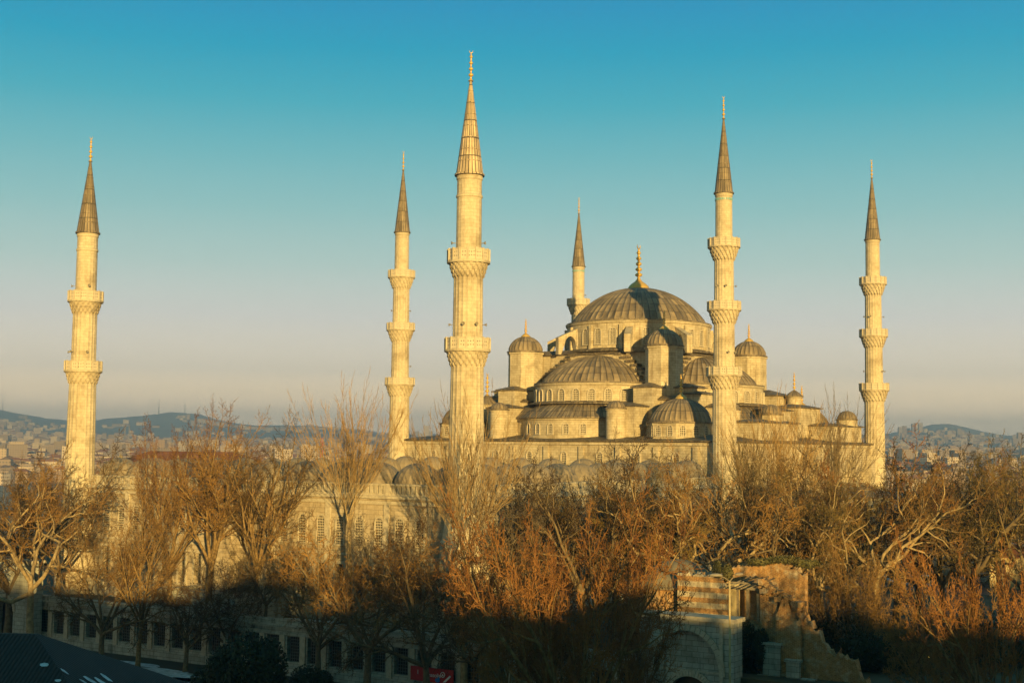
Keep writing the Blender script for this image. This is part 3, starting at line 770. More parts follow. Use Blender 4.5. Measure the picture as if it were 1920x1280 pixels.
# ------------------------------------------------------------------ precinct wall, gate, terrace
pW0 = at(70, 1240, 158); pW0.z = 0
mdir = Vector((1, -.625, 0)).normalized()
pW0 = Vector((-54.5, 157.6, 0))
GX0, GX1 = 11.4, 18.6     # gate block
pW1 = pW0 + mdir*((GX0-pW0.x)/mdir.x)
pW2 = pW0 + mdir*((GX1-pW0.x)/mdir.x)
ST = -1.2
pw = thing('precinct_wall', 'long shaded stone precinct wall with rows of barred windows below the courtyard', 'wall', pW0, atan2(mdir.y, mdir.x))
L = (pW1-pW0).length
n = int(L/2.62); sp = L/n
us = [sp*(i+.5) for i in range(n)]
wp, _, _ = wall_part(pw, Vector(), Vector(), Vector((L, 0, 0)), ST-.3, 3.5, .7, [(u-.82, u+.82, .15, 2.65) for u in us], M['stone_old'])
kw = barred_window_mb(1.64, 2.5, 6, 8, .022).build('barred_window', [M['dark'], M['iron']], pw)
for i, u in enumerate(us):
    w_ = kw if i == 0 else inst(kw, pw, (0, 0, 0)); w_.location = (u, .05, .15)
b = MB(); b.box(0, L, -.3, .9, 3.503, 3.78); b.box(0, L, -.16, -.003, 2.75, 3.0); b.box(0, L, -.22, -.003, ST-.3, -.25)
b.box(0, L, .0, .7, 3.78, 4.25); b.build('coping', M['stone_old'], pw)
b = MB()
for i in range(n+1):
    u = sp*i; b.box(u-.32, u+.32, -.16, -.003, -.25, 2.748)
b.build('pilaster', M['trim'], pw)

# gate
gt = thing('arched_gate', 'blue-grey stone gate with tall pointed relieving arch over a low dark arched doorway', 'gate', pW1, atan2(mdir.y, mdir.x))
Lg = (pW2-pW1).length
b = MB(); uc = Lg*.5; ow, oz = 1.7, 1.9
def arch_wall(b, L, z0, z1, uc, hw_, spring, y0, y1, rise=1.0, pointed=1.0, n=14):
    """front slab with an arched hole"""
    def prof():
        pts = [(uc-hw_, z0)]
        for i in range(n+1):
            t = pi - pi*i/n
            pts.append((uc+hw_*cos(t), spring+hw_*rise*(sin(t)**pointed)))
        pts.append((uc+hw_, z0)); return pts
    P = prof()
    b.box(0, uc-hw_, y0, y1, z0, z1); b.box(uc+hw_, L, y0, y1, z0, z1)
    for i in range(1, len(P)-2):
        a, c = P[i], P[i+1]
        b.face([(a[0], y0, a[1]), (c[0], y0, c[1]), (c[0], y0, z1), (a[0], y0, z1)])
        b.face([(a[0], y1, a[1]), (c[0], y1, c[1]), (c[0], y0, c[1]), (a[0], y0, a[1])])
    b.face([(uc-hw_, y0, z1), (uc+hw_, y0, z1), (uc+hw_, y1, z1), (uc-hw_, y1, z1)])
    return P
arch_wall(b, Lg, ST-.3, 7.6, uc, 3.0, 3.2, -.7, -.01, 1.18, .9)
b2 = MB(); arch_wall(b2, Lg, ST-.3, 7.6, uc, 1.75, 1.5, 0, 1.1, .8)
gw = b.build('wall', M['stone_old'], gt); b2.build('wall', M['stone_old'], gt)
b = MB()
def arch_band(b, uc, hw_, spring, rise, wdt, y0, y1, n=22, pw_=1.0):
    for i in range(n):
        t0, t1 = pi - pi*i/n, pi - pi*(i+.9)/n
        q = []
        for t, h in ((t0, 0), (t1, 0), (t1, wdt), (t0, wdt)):
            q.append((uc+(hw_+h)*cos(t), spring+(hw_*rise+h)*(sin(t)**pw_)))
        f = [(p[0], y0, p[1]) for p in q]; bk = [(p[0], y1, p[1]) for p in q]
        b.face(f)
        for k in range(4):
            j = (k+1) % 4; b.face([f[k], f[j], bk[j], bk[k]][::-1])
arch_band(b, uc, 3.0, 3.2, 1.18, .5, -.82, -.7, pw_=.9); arch_band(b, uc, 1.75, 1.5, .8, .55, -.12, 0)
b.box(uc-2.98, uc+2.98, -.1, -.003, 3.3, 3.45)
b.box(-.2, Lg+.2, -1.0, 1.3, 7.603, 7.95)
b.box(Lg-1.2, Lg-.9, -.85, -.703, ST, 7.5)
b.build('arch_moulding', M['trim'], gt)
b = MB(); b.box(uc-1.9, uc+1.9, .9, 1.0, ST-.3, 3.4); b.build('gate_dark_panel', M['dark'], gt)  # solid panel painted dark as the shade inside the gate

# terrace and street
def terr_z(x, y):
    return 0
b = MB()
nrm = Vector((-mdir.y, mdir.x, 0))     # into the precinct
if nrm.y < 0: nrm = -nrm
def groundf(t, b):
    ob = objco(t); n1 = noise(t, .12, 6, ob, .6); n2 = noise(t, 1.5, 5, ob, .7); sn = noise(t, .09, 5, mapped(t, ob, (1, 1, 1), (13, 7, 0)), .55)
    c = mix(t, n1.outputs['Fac'], (.045, .04, .028), (.1, .085, .055)); c = mix(t, 1.0, c, rampn(t, n2.outputs['Fac'], [(.3, (.6,)*3), (.7, (1.2,)*3)]), 'MULTIPLY')
    c = mix(t, rampn(t, sn.outputs['Fac'], [(.53, (0, 0, 0)), (.56, (1, 1, 1))]), c, (.5, .58, .62))
    t.links.new(c, b.inputs['Base Color'])
M['ground'] = mat('winter_ground_with_snow', (.08, .07, .05), .95, 0, groundf)
M['soil'] = mat('bare_soil_and_dead_grass', (.08, .07, .05), .95, 0, noisecol(.3, (.045, .038, .022), (.12, .095, .05)))
M['snow'] = mat('thin_snow', (.5, .58, .64), .7, 0, noisecol(1.1, (.2, .24, .25), (.62, .72, .78), .7))
M['asphalt'] = mat('wet_asphalt', (.035, .035, .035), .5, 0, noisecol(.6, (.022, .023, .024), (.05, .05, .05)))
M['stepstone'] = mat('worn_step_stone', (.25, .25, .22), .9, 0, noisecol(1.5, (.2, .2, .18), (.32, .32, .28)))
q0, q1 = pW0 + nrm*.7 - mdir*60, pW2 + nrm*.7 + mdir*45
q2, q3 = q1 + nrm*150, q0 + nrm*150
zt = 3.1
b.prism([(q.x, q.y) for q in (q0, q1, q2, q3)], ST-.5, zt)
tag(b.build('terrace', M['soil']), kind='structure')
# snow sheets on the terrace and street edge
b = MB()
def blob(b, c, rx, ry, rot, z, seed, n=26):
    rnd = random.Random(seed); pts = []
    ph = [rnd.uniform(0, 6.28) for _ in range(4)]
    for i in range(n):
        t = 2*pi*i/n; r = 1 + .18*sin(2*t+ph[0]) + .12*sin(3*t+ph[1]) + .1*sin(5*t+ph[2]) + .08*sin(9*t+ph[3])
        x, y = rx*r*cos(t), ry*r*sin(t); pts.append((c[0]+x*cos(rot)-y*sin(rot), c[1]+x*sin(rot)+y*cos(rot), z))
    b.face(pts)
rw = atan2(mdir.y, mdir.x)
for (px, Z, rx, ry, sd_) in ((555, 146, 4.2, 2.2, 1), (640, 141, 3.5, 1.6, 2), (180, 158, 5, 1.8, 3), (820, 136, 4, 1.2, 4), (960, 129, 3, 1.0, 5)):
    p = at(px, 1130, Z); blob(b, (p.x, p.y), rx, ry, rw, zt+.01, sd_)
tag(b.build('terrace_snow', M['snow']), kind='structure')
b = MB()
for (px, Z, rx, ry, sd_) in ((300, 137, 6.5, 2.1, 11), (385, 132, 4, 1.5, 12), (245, 143, 4, 1.0, 13), (570, 126, 4, 1.2, 14), (330, 128, 4.5, 1.4, 17), (650, 120, 3, 1, 15), (120, 150, 4, .9, 16)):
    p = at(px, 1230, Z); blob(b, (p.x, p.y), rx, ry, rw, ST+.145, sd_)
tag(b.build('street_snow', M['snow']), kind='structure')
# portal stairs
mid = (pB+pA)/2; fdir = (pA-pB).normalized(); fn = Vector((fdir.y, -fdir.x, 0))
if fn.y > 0: fn = -fn
st = thing('portal_stairs', 'broad flight of pale worn stone steps climbing to the courtyard portal, in shade', 'stairs', mid + Vector((0, 0, zt)), atan2(fdir.y, fdir.x))
b = MB()
for k in range(11):
    b.box(-6.5, 6.5, -8.6+.42*k, -1.4, .003+.2*k, .2*(k+1))
b.build('step', M['stepstone'], st)
for x_ in (-7.2, 6.502):
    b = MB(); b.box(x_, x_+.698, -8.8, -1.4, 0.01, 2.5); b.build('cheek_wall', M['stone_old'], st)

# ground sheet to the horizon (height by distance), streets, hills
def h2(x, y):
    return sin(x*.0011+1.3)*sin(y*.0009+.4) + .5*sin(x*.0027+2.1)*sin(y*.0021+1.7) + .25*sin(x*.0061)*sin(y*.0053+.9)
def bumpf(px, c, w): return exp(-((px-c)/w)**2)
def land(x, y):
    d = hypot(x, y); px = 960 + FPX*x/max(y, 1.0) if y > 50 else 960
    if d < 330 or y < 50: base = ST
    elif d < 760: f = (d-330)/430; base = ST - 34*(f*f*(3-2*f))
    elif d < 1500: base = ST-34 + 16*(d-760)/740
    elif d < 3200: base = -19 + 15*(d-1500)/1700
    elif d < 7500: base = -4 + 52*(d-3200)/4300
    else: base = 48 + (d-7500)*.002
    if d > 1000: base += 5*h2(x, y)*min(1, (d-1000)/1500)
    if y > 50 and d > 5200:
        f = min(1, (d-5200)/5600); f = f*f*(3-2*f)
        if d > 10800: f = max(0, 1-(d-10800)/2500)
        hill = 188*bumpf(px, -60, 140) + 172*bumpf(px, 330, 125) + 110*bumpf(px, 130, 200) + 105*bumpf(px, 560, 150) + 70*bumpf(px, 850, 300) + 60*bumpf(px, 1200, 300) + 138*bumpf(px, 1775, 80) + 105*bumpf(px, 1620, 160) + 108*bumpf(px, 1950, 130)
        base += f*hill*(1+.07*h2(x*5, y*5)) - 20*f
    return base
rs = [0, 40, 90, 140, 200, 260, 330, 400, 480, 560, 650, 760] + [760*(14500/760)**(k/70) for k in range(1, 71)]
na = 260; vs = []; fs = []
for r in rs:
    for i in range(na):
        # finer ahead than behind
        t = i/na; a = 2*pi*t; a = pi/2 + (a if a <= pi else a-2*pi)*(.35+.65*(abs(a if a <= pi else a-2*pi)/pi)**2)
        x, y = r*cos(a), r*sin(a); vs.append((x, y, land(x, y)))
for k in range(len(rs)-1):
    for i in range(na):
        j = (i+1) % na
        # rings wind counter-clockwise
        fs.append((k*na+i, (k+1)*na+i, (k+1)*na+j, k*na+j) if k else (k*na+i, (k+1)*na+i, (k+1)*na+j))
me = bpy.data.meshes.new('ground'); me.from_pydata(vs, [], fs)
def landf(t, b):
    ob = objco(t); n1 = noise(t, .0016, 6, ob, .65); n2 = noise(t, .012, 6, ob, .7)
    c = mix(t, rampn(t, n1.outputs['Fac'], [(.4, (0, 0, 0)), (.55, (1, 1, 1))]), (.19, .18, .145), (.28, .235, .18))
    c = mix(t, 1.0, c, rampn(t, n2.outputs['Fac'], [(.3, (.6,)*3), (.7, (1.3,)*3)]), 'MULTIPLY')
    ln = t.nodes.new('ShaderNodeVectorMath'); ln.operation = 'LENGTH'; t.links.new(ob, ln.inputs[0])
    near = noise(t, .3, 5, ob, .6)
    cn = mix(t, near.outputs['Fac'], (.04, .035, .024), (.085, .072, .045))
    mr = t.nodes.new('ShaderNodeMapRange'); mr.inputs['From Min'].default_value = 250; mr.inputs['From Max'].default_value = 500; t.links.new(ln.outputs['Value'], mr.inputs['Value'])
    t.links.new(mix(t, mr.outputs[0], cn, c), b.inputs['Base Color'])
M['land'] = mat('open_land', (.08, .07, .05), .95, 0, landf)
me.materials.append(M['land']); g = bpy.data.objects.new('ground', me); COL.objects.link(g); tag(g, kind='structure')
b = MB()   # street running along the precinct wall
s0, s1 = pW0 - mdir*70 - nrm*13, pW0 + mdir*190 - nrm*13
b.obox(((s0+s1)/2), mdir, nrm, 130, 4.5, ST+.001, ST+.02)
tag(b.build('street', M['asphalt']), kind='structure')
b = MB(); b.obox((s0+s1)/2 + nrm*6.2, mdir, nrm, 130, 1.6, ST+.001, ST+.13); tag(b.build('pavement', M['stepstone']), kind='structure')
b = MB(); cpk = at(1740, 1085, 191); b.obox((cpk.x, cpk.y, 0), mdir, nrm, 26, 8, zt+.002, zt+.02); tag(b.build('car_park', M['asphalt']), kind='structure')
#PART2

# ------------------------------------------------------------------ the houses behind the viewer, whose roofs keep the low sun off the street
def town_house(name, loc, w, d, h, label, wallm, rot=0, roof_h=2.2, floors=5):
    t = thing(name, label, 'building', loc, rot, 'houses behind the viewpoint')
    b = MB(); b.box(-w/2, w/2, -d/2, d/2, 0, h); wl = b.build('wall', wallm, t)
    b = MB(); b.hip(-w/2, w/2, -d/2, d/2, h, roof_h, over=.4) if roof_h else b.box(-w/2, w/2, -d/2, d/2, h+.003, h+.2); b.build('roof', M['rooftile'], t)
    b = MB(); n = int(w/3)
    for f in range(floors):
        for i in range(n): x = -w/2 + w*(i+.5)/n; z = h/floors*(f+.3); b.box(x-.5, x+.5, d/2+.003, d/2+.05, z, z+1.6)
    b.build('window', M['glass'], wl)
    for x, hh in ((-w*.3, 1.9), (w*.22, 1.3)):
        b = MB(); b.box(x-.45, x+.45, -.4, .4, h+.2, h+roof_h+hh); b.build('chimney', wallm, t)
    return t
def tilef(t, b):
    uv = uvco(t); w = t.nodes.new('ShaderNodeTexWave'); w.inputs['Scale'].default_value = 1.6; w.inputs['Distortion'].default_value = .6
    t.links.new(uv, w.inputs['Vector']); n = noise(t, .8, 5, objco(t))
    c = mix(t, n.outputs['Fac'], (.022, .02, .018), (.05, .042, .036)); c = mix(t, 1.0, c, rampn(t, w.outputs['Fac'], [(.2, (.6,)*3), (.7, (1.1,)*3)]), 'MULTIPLY')
    t.links.new(c, b.inputs['Base Color']); bump(t, b, w.outputs['Fac'], .6, .06)
M['rooftile'] = mat('old_roof_tiles', (.08, .055, .04), .85, 0, tilef)
M['plaster'] = mat('ochre_plaster', (.3, .25, .18), .9, 0, noisecol(.5, (.22, .18, .13), (.36, .3, .22)))
_k = [(-110, 23), (-70, 23.6), (-46, 23.4), (-23, 23.8), (-2, 24.2), (8, 23.9), (18, 23.3), (34, 22.7), (48, 21.7), (58, 22.2), (68, 24.2), (80, 25.6), (95, 27), (120, 27), (160, 25)]
_rh = random.Random(12); _x = -112; _hs = []
while _x < 150:
    w_ = _rh.uniform(8, 13); xc = _x+w_/2
    for (a_, ta), (b_, tb) in zip(_k[:-1], _k[1:]):
        if a_ <= xc < b_: top = ta+(tb-ta)*(xc-a_)/(b_-a_)
    _hs.append((xc, w_+.5, -13.5, top + _rh.uniform(-1.3, 1.1))); _x += w_
for i, (x, w_, y, top) in enumerate(_hs):
    town_house('town_house', (x, y, ST), w_-.5, 20, top-1.6-ST, 'ochre town house of the row standing behind the viewpoint', M['plaster'], roof_h=1.4)

# ------------------------------------------------------------------ bare winter trees
def grow_tree(seed, H, r0, style):
    """recursive bare tree; returns (limb tubes, twig tubes) as MB"""
    rnd = random.Random(seed); big, small = MB(), MB()
    st = dict(
        upright=dict(trunk=.3, n=[7, 7, 7, 6, 2], ang=[.5, .6, .7, .8, .8], ln=[.62, .46, .44, .42, .5], up=[.06, .06, .05, .03, .02], wob=.09),
        round=dict(trunk=.25, n=[6, 7, 7, 6, 2], ang=[.85, .8, .85, .9, .9], ln=[.56, .5, .48, .45, .5], up=[.035, .02, .02, .01, .0], wob=.13),
        spread=dict(trunk=.34, n=[6, 6, 7, 6, 2], ang=[.85, .8, .8, .85, .9], ln=[.5, .5, .45, .42, .5], up=[.06, .05, .04, .03, .02], wob=.18),
        pollard=dict(trunk=.5, n=[5, 14, 6, 4, 0], ang=[.4, .55, .3, .35, .4], ln=[.14, .42, .3, .4, .4], up=[.08, .07, .05, .04, .04], wob=.055),
        globe=dict(trunk=.3, n=[9, 8, 8, 7, 2], ang=[.85, .7, .75, .8, .8], ln=[.56, .5, .46, .44, .5], up=[.03, .04, .03, .02, .01], wob=.1),
        bush=dict(trunk=.1, n=[10, 8, 7, 6, 4], ang=[.8, .6, .6, .6, .65], ln=[.66, .48, .45, .42, .5], up=[.02, .03, .03, .02, .02], wob=.12))[style]
    minr = .021
    def tube(mb, P, R_, n): 
        base = len(mb.v); a = None
        for k in range(len(P)):
            q, p = P[max(k-1, 0)], P[min(k+1, len(P)-1)]
            dx, dy, dz = p[0]-q[0], p[1]-q[1], p[2]-q[2]; l = sqrt(dx*dx+dy*dy+dz*dz)+1e-9; dx /= l; dy /= l; dz /= l
            if a is None: a = (0, -dz, dy) if abs(dx) < .7 else (-dz, 0, dx)
            dt = a[0]*dx+a[1]*dy+a[2]*dz; ax, ay, az = a[0]-dx*dt, a[1]-dy*dt, a[2]-dz*dt; l = sqrt(ax*ax+ay*ay+az*az)+1e-9; a = (ax/l, ay/l, az/l)
            bx, by, bz = dy*a[2]-dz*a[1], dz*a[0]-dx*a[2], dx*a[1]-dy*a[0]
            for i in range(n):
                t = 6.28318*i/n; c, s_ = cos(t)*R_[k], sin(t)*R_[k]
                mb.v.append((P[k][0]+a[0]*c+bx*s_, P[k][1]+a[1]*c+by*s_, P[k][2]+a[2]*c+bz*s_))
        for k in range(len(P)-1):
            for i in range(n):
                j = (i+1) % n; q = base+k*n; mb.f.append((q+i, q+j, q+n+j, q+n+i))
    def branch(p, d, L, r, lev):
        n = (8, 6, 5, 4, 3, 2)[min(lev, 5)]; P = [p]; R_ = [r]; D = [d]
        tip = r*(.55 if lev == 0 else .35)
        w = st['wob']*(1.5 if lev > 2 else (1 if lev else .4))*(2.0 if lev in (1, 2) and style == 'spread' else 1)
        up = st['up'][min(lev-1, 4)] if lev else .1
        for k in range(n):
            d = (d[0]+rnd.gauss(0, w), d[1]+rnd.gauss(0, w), d[2]+rnd.gauss(0, w)+up)
            l = sqrt(d[0]**2+d[1]**2+d[2]**2); d = (d[0]/l, d[1]/l, d[2]/l)
            s_ = L/n; p = (p[0]+d[0]*s_, p[1]+d[1]*s_, p[2]+d[2]*s_); P.append(p); D.append(d); R_.append(max(minr*.7, r+(tip-r)*(k+1)/n))
        if lev == 0: R_[0] = r*1.35
        tube(big if lev <= 2 else small, P, R_, (9, 7, 5, 3, 3, 3)[min(lev, 5)])
        if lev >= 5: return
        nc = st['n'][lev] if lev < 5 else 0
        if lev: nc = max(0, int(nc + rnd.uniform(-1, 1)+.5)) if nc else 0
        lo = .78 if (lev == 0 and style != 'bush') else (.82 if style == 'pollard' and lev == 1 else .22)
        if style == 'bush' and lev == 0: lo = .5
        ph = rnd.uniform(0, 6.28)
        for c in range(nc):
            f = lo + (1-lo)*(c+rnd.uniform(.2, .9))/nc; f = min(f, 1)
            x = f*n; k = min(int(x), n-1); g_ = x-k
            bp = tuple(P[k][i]+(P[k+1][i]-P[k][i])*g_ for i in range(3)); bd = D[k+1]; br = R_[k]+(R_[k+1]-R_[k])*g_
            ang = st['ang'][lev]*rnd.uniform(.6, 1.3); ph += 2.4 + rnd.uniform(-.5, .5)
            v = Vector(bd); o_ = v.orthogonal().normalized(); o2 = v.cross(o_)
            nd = v*cos(ang) + (o_*cos(ph)+o2*sin(ph))*sin(ang)
            LL = (H*st['ln'][0] if lev == 0 else L*st['ln'][lev])*rnd.uniform(.7, 1.15)
            if lev >= 1: LL *= (1.15-.5*f)
            if style == 'pollard' and lev == 1: LL = H*.42*rnd.uniform(.6, 1.05)
            branch(bp, tuple(nd), LL, max(minr, br*(.72 if lev < 2 else .66)*(.45 if style == 'pollard' and lev == 1 else 1)), lev+1)
        if lev and lev < 4:   # leader goes on
            branch(P[-1], D[-1], L*st['ln'][lev]*.8, max(minr, R_[-1]), lev+1)
    branch((0, 0, -.3), (rnd.uniform(-.05, .05), rnd.uniform(-.05, .05), 1), H*st['trunk'], r0, 0)
    return big, small
def finish(mb, name, m, parent):
    me = bpy.data.meshes.new(name)
    V = np.array(mb.v, dtype=np.float32); me.vertices.add(len(V)); me.vertices.foreach_set('co', V.ravel())
    Fq = np.array(mb.f, dtype=np.int32); me.loops.add(Fq.size); me.loops.foreach_set('vertex_index', Fq.ravel())
    me.polygons.add(len(Fq)); me.polygons.foreach_set('loop_start', np.arange(0, Fq.size, 4, dtype=np.int32)); me.polygons.foreach_set('loop_total', np.full(len(Fq), 4, dtype=np.int32))
    me.polygons.foreach_set('use_smooth', np.ones(len(Fq), dtype=bool))
    me.materials.append(m); me.update(); me.validate()
    o = bpy.data.objects.new(name, me); COL.objects.link(o); o.parent = parent
    return o
PROTO = {}
SPEC = {'upright': ('upright', 24, .5, 'bark_mid', 'tw_ochre', (1, 2, 3)), 'round': ('round', 17, .44, 'bark', 'tw_ochre', (4, 5, 6)),
        'plane': ('spread', 22, .5, 'bark_pale', 'tw_ochre', (7, 8)), 'pollard': ('pollard', 24, .42, 'bark_pale', 'tw_pale', (10, 11)),
        'rust': ('globe', 17, .36, 'bark_mid', 'tw_rust', (12, 13)), 'dark': ('round', 17, .5, 'bark', 'tw_dark', (14, 15)), 'shrub': ('globe', 13, .22, 'bark_mid', 'tw_ochre', (16, 17))}
meshes = {}
for k, (sty, H, r, bm_, tm, seeds) in SPEC.items():
    meshes[k] = []
    for sd_ in seeds:
        bg_, sm_ = grow_tree(sd_*13+5, H, r, sty)
        top = float(np.percentile(np.array(sm_.v)[:, 2], 98.5))
        o1 = finish(bg_, 'trunk', M[bm_], None); o2 = finish(sm_, 'crown', M[tm], None)
        me1, me2 = o1.data, o2.data; bpy.data.objects.remove(o1); bpy.data.objects.remove(o2)
        rad = np.percentile(np.hypot(*np.array(sm_.v)[:, :2].T), 90)
        meshes[k].append((me1, me2, top, rad))
        print('tree', k, sd_, round(top, 1), round(float(rad), 1), len(sm_.f)+len(bg_.f))
tcount = [0]
def tree(kind, px, Z, ytop, label, cat='tree', wid=None, lo=.82, group=None, base=None, twig_=None, bark_=None, name='bare_tree', rot=None):
    i = tcount[0]; tcount[0] += 1
    me1, me2, top, rad = meshes[kind][i % len(meshes[kind])]
    p = at(px, 1100, Z)
    if base is None:
        rel = (Vector((p.x, p.y, 0))-q0).dot(nrm); base = zt if 0 < rel < 150 and -60 < (Vector((p.x, p.y, 0))-pW0).dot(mdir) < 160 else land(p.x, p.y)
    hz = at(px, ytop, Z).z - base
    sc = hz/top; ws = (wid/2/rad) if wid else sc*random.uniform(.92, 1.1)
    ws = min(max(ws, sc*lo), sc*1.5)
    t = thing(name, label, cat, (p.x, p.y, base), (i*2.39996) % 6.283 if rot is None else rot, group)
    t.scale = (ws, ws, sc)
    for n_, me_, mm in (('trunk', me1, bark_), ('crown', me2, twig_)):
        if mm and mm != me_.materials[0].name:
            key = (me_.name, mm)
            if key not in PROTO:
                PROTO[key] = me_.copy(); PROTO[key].materials[0] = M[mm]
            me_ = PROTO[key]
        o = bpy.data.objects.new(n_, me_); COL.objects.link(o); o.parent = t
    return t
T = tree
G1 = 'bare trees in front of the courtyard'
# left side
T('plane', 64, 146, 868, 'pale-barked plane tree with twisted limbs at the left edge of the picture, trunk lit golden', wid=13, group=G1)
T('round', 18, 158, 858, 'rounded brown bare tree at the left edge behind the pale plane', wid=13, group=G1)
T('round', 108, 162, 878, 'brown bare tree just left of the leftmost minaret foot', wid=11, group=G1)
T('round', 195, 140, 965, 'spreading bare tree right of the leftmost minaret with dark forked trunk before the barred windows', wid=12, group=G1, base=ST)
T('upright', 262, 140.5, 900, 'bare tree with three dark rising stems standing in street snow before the precinct wall', wid=11, group=G1, base=ST)
T('upright', 318, 152, 775, 'tall golden bare tree with steep limbs, first tall one right of the leftmost minaret', wid=12, group=G1, twig_='tw_rust')
T('upright', 392, 150, 790, 'tall bare tree second right of the leftmost minaret, crown against the far hills', wid=12, group=G1)
T('dark', 352, 138, 1030, 'small leaning dark tree with low fork in front of the portal stairs', wid=8, group=G1, base=ST)
T('dark', 428, 142, 1040, 'dark low tree beside the right end of the portal stairs', wid=8, group=G1, base=ST)
T('upright', 478, 147, 800, 'many-stemmed tall bare tree left of the middle of the courtyard wall', wid=10, group=G1)
T('round', 500, 140, 1020, 'low spreading golden bare tree under the many-stemmed tree', wid=8, group=G1)
T('round', 600, 133, 980, 'bushy bare tree before the paired dark windows, left of the tallest bare tree', wid=7.5, group=G1, base=ST)
T('pollard', 655, 141, 738, 'tallest bare tree, upright shoots rising above the parapet left of the second minaret', wid=10.5, group=G1)
T('round', 692, 125, 985, 'street tree with black trunk and golden crown below the tallest bare tree', wid=7.5, group=G1, base=ST)
T('round', 742, 136, 975, 'bare tree with a tangled crown before the rightmost dark courtyard windows', wid=8, group=G1, twig_='tw_grey')
T('spread' if 'spread' in meshes else 'round', 800, 119, 955, 'big street tree with thick black trunk and forking dark limbs behind the red banner', wid=9, group=G1, base=ST, twig_='tw_dark', bark_='bark')
T('pollard', 872, 126, 770, 'pale twin-topped tree with fan of upright shoots right in front of the nearest minaret', wid=8, group=G1)
T('dark', 905, 117, 985, 'dark bare tree right of the big street tree, below the nearest minaret', wid=8, group=G1, base=ST)
T('round', 935, 135, 935, 'thin bare tree by the courtyard wall just right of the nearest minaret', wid=7, group=G1)
# centre
G2 = 'bare trees between the gate and the courtyard'
T('rust', 1074, 76, 962, 'huge rounded rust-brown bushy tree in the centre foreground', wid=10.6, lo=.5, group=G2, base=ST)
T('rust', 1150, 80, 1055, 'rust-brown bushy tree on the right shoulder of the huge rounded one', wid=5, lo=.5, group=G2, base=ST)
T('rust', 985, 84, 1040, 'rust-brown bushy tree on the left shoulder of the huge rounded one', wid=6, lo=.5, group=G2, base=ST)
T('dark', 1092, 134, 832, 'dense dark bare tree above the huge rust-brown bushy tree', wid=9, group=G2)
T('round', 1030, 138, 850, 'brown bare tree left of the dense dark one, over the courtyard corner', wid=9, group=G2, twig_='tw_grey')
T('round', 985, 142, 905, 'low brown bare tree against the lit side wall of the courtyard', wid=8, group=G2, twig_='tw_grey')
T('round', 1155, 140, 872, 'brown bare tree right of the dense dark one', wid=9, group=G2, twig_='tw_olive')
T('round', 1205, 135, 885, 'brown bare tree behind the ruined vault', wid=9, group=G2, twig_='tw_olive')
T('plane', 1262, 131, 872, 'bare plane tree with forked yellow limbs rising behind the ruined vault', wid=8, group=G2)
T('plane', 1345, 132, 868, 'pale plane tree in front of the foot of the minaret that hides the dome edge', wid=8.5, group=G2)
T('pollard', 1402, 146, 800, 'thin upright bare tree right of the minaret that stands before the dome', wid=6.5, group=G2)
T('pollard', 1468, 150, 760, 'thin bare tree reaching up before the stepped side roofs of the hall', wid=6, group=G2)
T('round', 1450, 130, 880, 'golden bare tree above the right end of the ruined brick wall', wid=9, group=G2)
# right
G3 = 'bare trees right of the ruin'
T('round', 1512, 135, 872, 'bushy bare tree right above the end of the ruined wall', wid=10, group=G3, twig_='tw_olive')
T('plane', 1545, 128, 885, 'golden bare tree in front of the last stepped box of the hall', wid=10, group=G3, twig_='tw_olive')
T('pollard', 1562, 160, 760, 'pale thin bare tree peeping over the hall roof beside the small dome', wid=5, group=G3)
T('round', 1592, 140, 860, 'dense bare tree left of the rightmost minaret foot', wid=10, group=G3, twig_='tw_dark')
T('plane', 1640, 130, 868, 'pale-trunked plane in front of the rightmost minaret foot', wid=9, group=G3)
T('round', 1680, 146, 850, 'bare brown tree just right of the rightmost minaret', wid=9, group=G3, twig_='tw_rust')
T('dark', 1722, 152, 858, 'dark many-limbed tree beside the parked cars', wid=10, group=G3)
T('dark', 1768, 150, 862, 'dark leaning tree right behind the parked cars', wid=9, group=G3)
T('round', 1822, 142, 828, 'large rounded bare tree towering at the right, against the pale far hill', wid=14, group=G3, twig_='tw_olive')
T('plane', 1880, 150, 850, 'bare tree with a yellow limb near the right edge', wid=11, group=G3, twig_='tw_grey')
T('round', 1925, 140, 850, 'bare tree cut by the right edge of the picture', wid=11, group=G3, twig_='tw_olive')
G4 = 'small trees in the right foreground'
T('shrub', 1600, 120, 1010, 'small tangled golden tree in the right foreground, nearest the ruined wall', wid=6, lo=.4, group=G4, base=ST)
T('shrub', 1745, 104, 1085, 'low crooked golden tree left of the reddish fan-shaped one', wid=6.0, lo=.6, group=G4, base=ST)
T('rust', 1856, 84, 1022, 'reddish fan-shaped small tree with straight shoots in the lower right', wid=5.5, lo=.45, group=G4, base=ST)
# woods beyond, each tree its own
rnd = random.Random(3)
for k in range(16):
    px = rnd.uniform(-20, 560); Z = rnd.uniform(215, 300)
    T(rnd.choice(['round', 'dark', 'round']), px, Z, rnd.uniform(858, 885), 'brown bare tree in the far wood left of the mosque', wid=13, group='bare trees of the wood left of the mosque', twig_=rnd.choice([None, 'tw_grey', 'tw_rust']))
for k in range(14):
    px = rnd.uniform(1670, 1960); Z = rnd.uniform(185, 290)
    T(rnd.choice(['round', 'dark', 'upright']), px, Z, rnd.uniform(868, 900), 'brown bare tree in the far wood right of the mosque', wid=13, group='bare trees of the wood right of the mosque', twig_=rnd.choice(['tw_grey', 'tw_rust', 'tw_dark']))
for k in range(3):
    px = 1240 + k*140 + rnd.uniform(-15, 15); Z = rnd.uniform(144, 160)
    T(rnd.choice(['round', 'upright']), px, Z, rnd.uniform(865, 905), 'bare brown tree in the thicket along the right flank of the mosque', wid=9, group='bare trees along the right flank', twig_=rnd.choice(['tw_grey', 'tw_dark']))

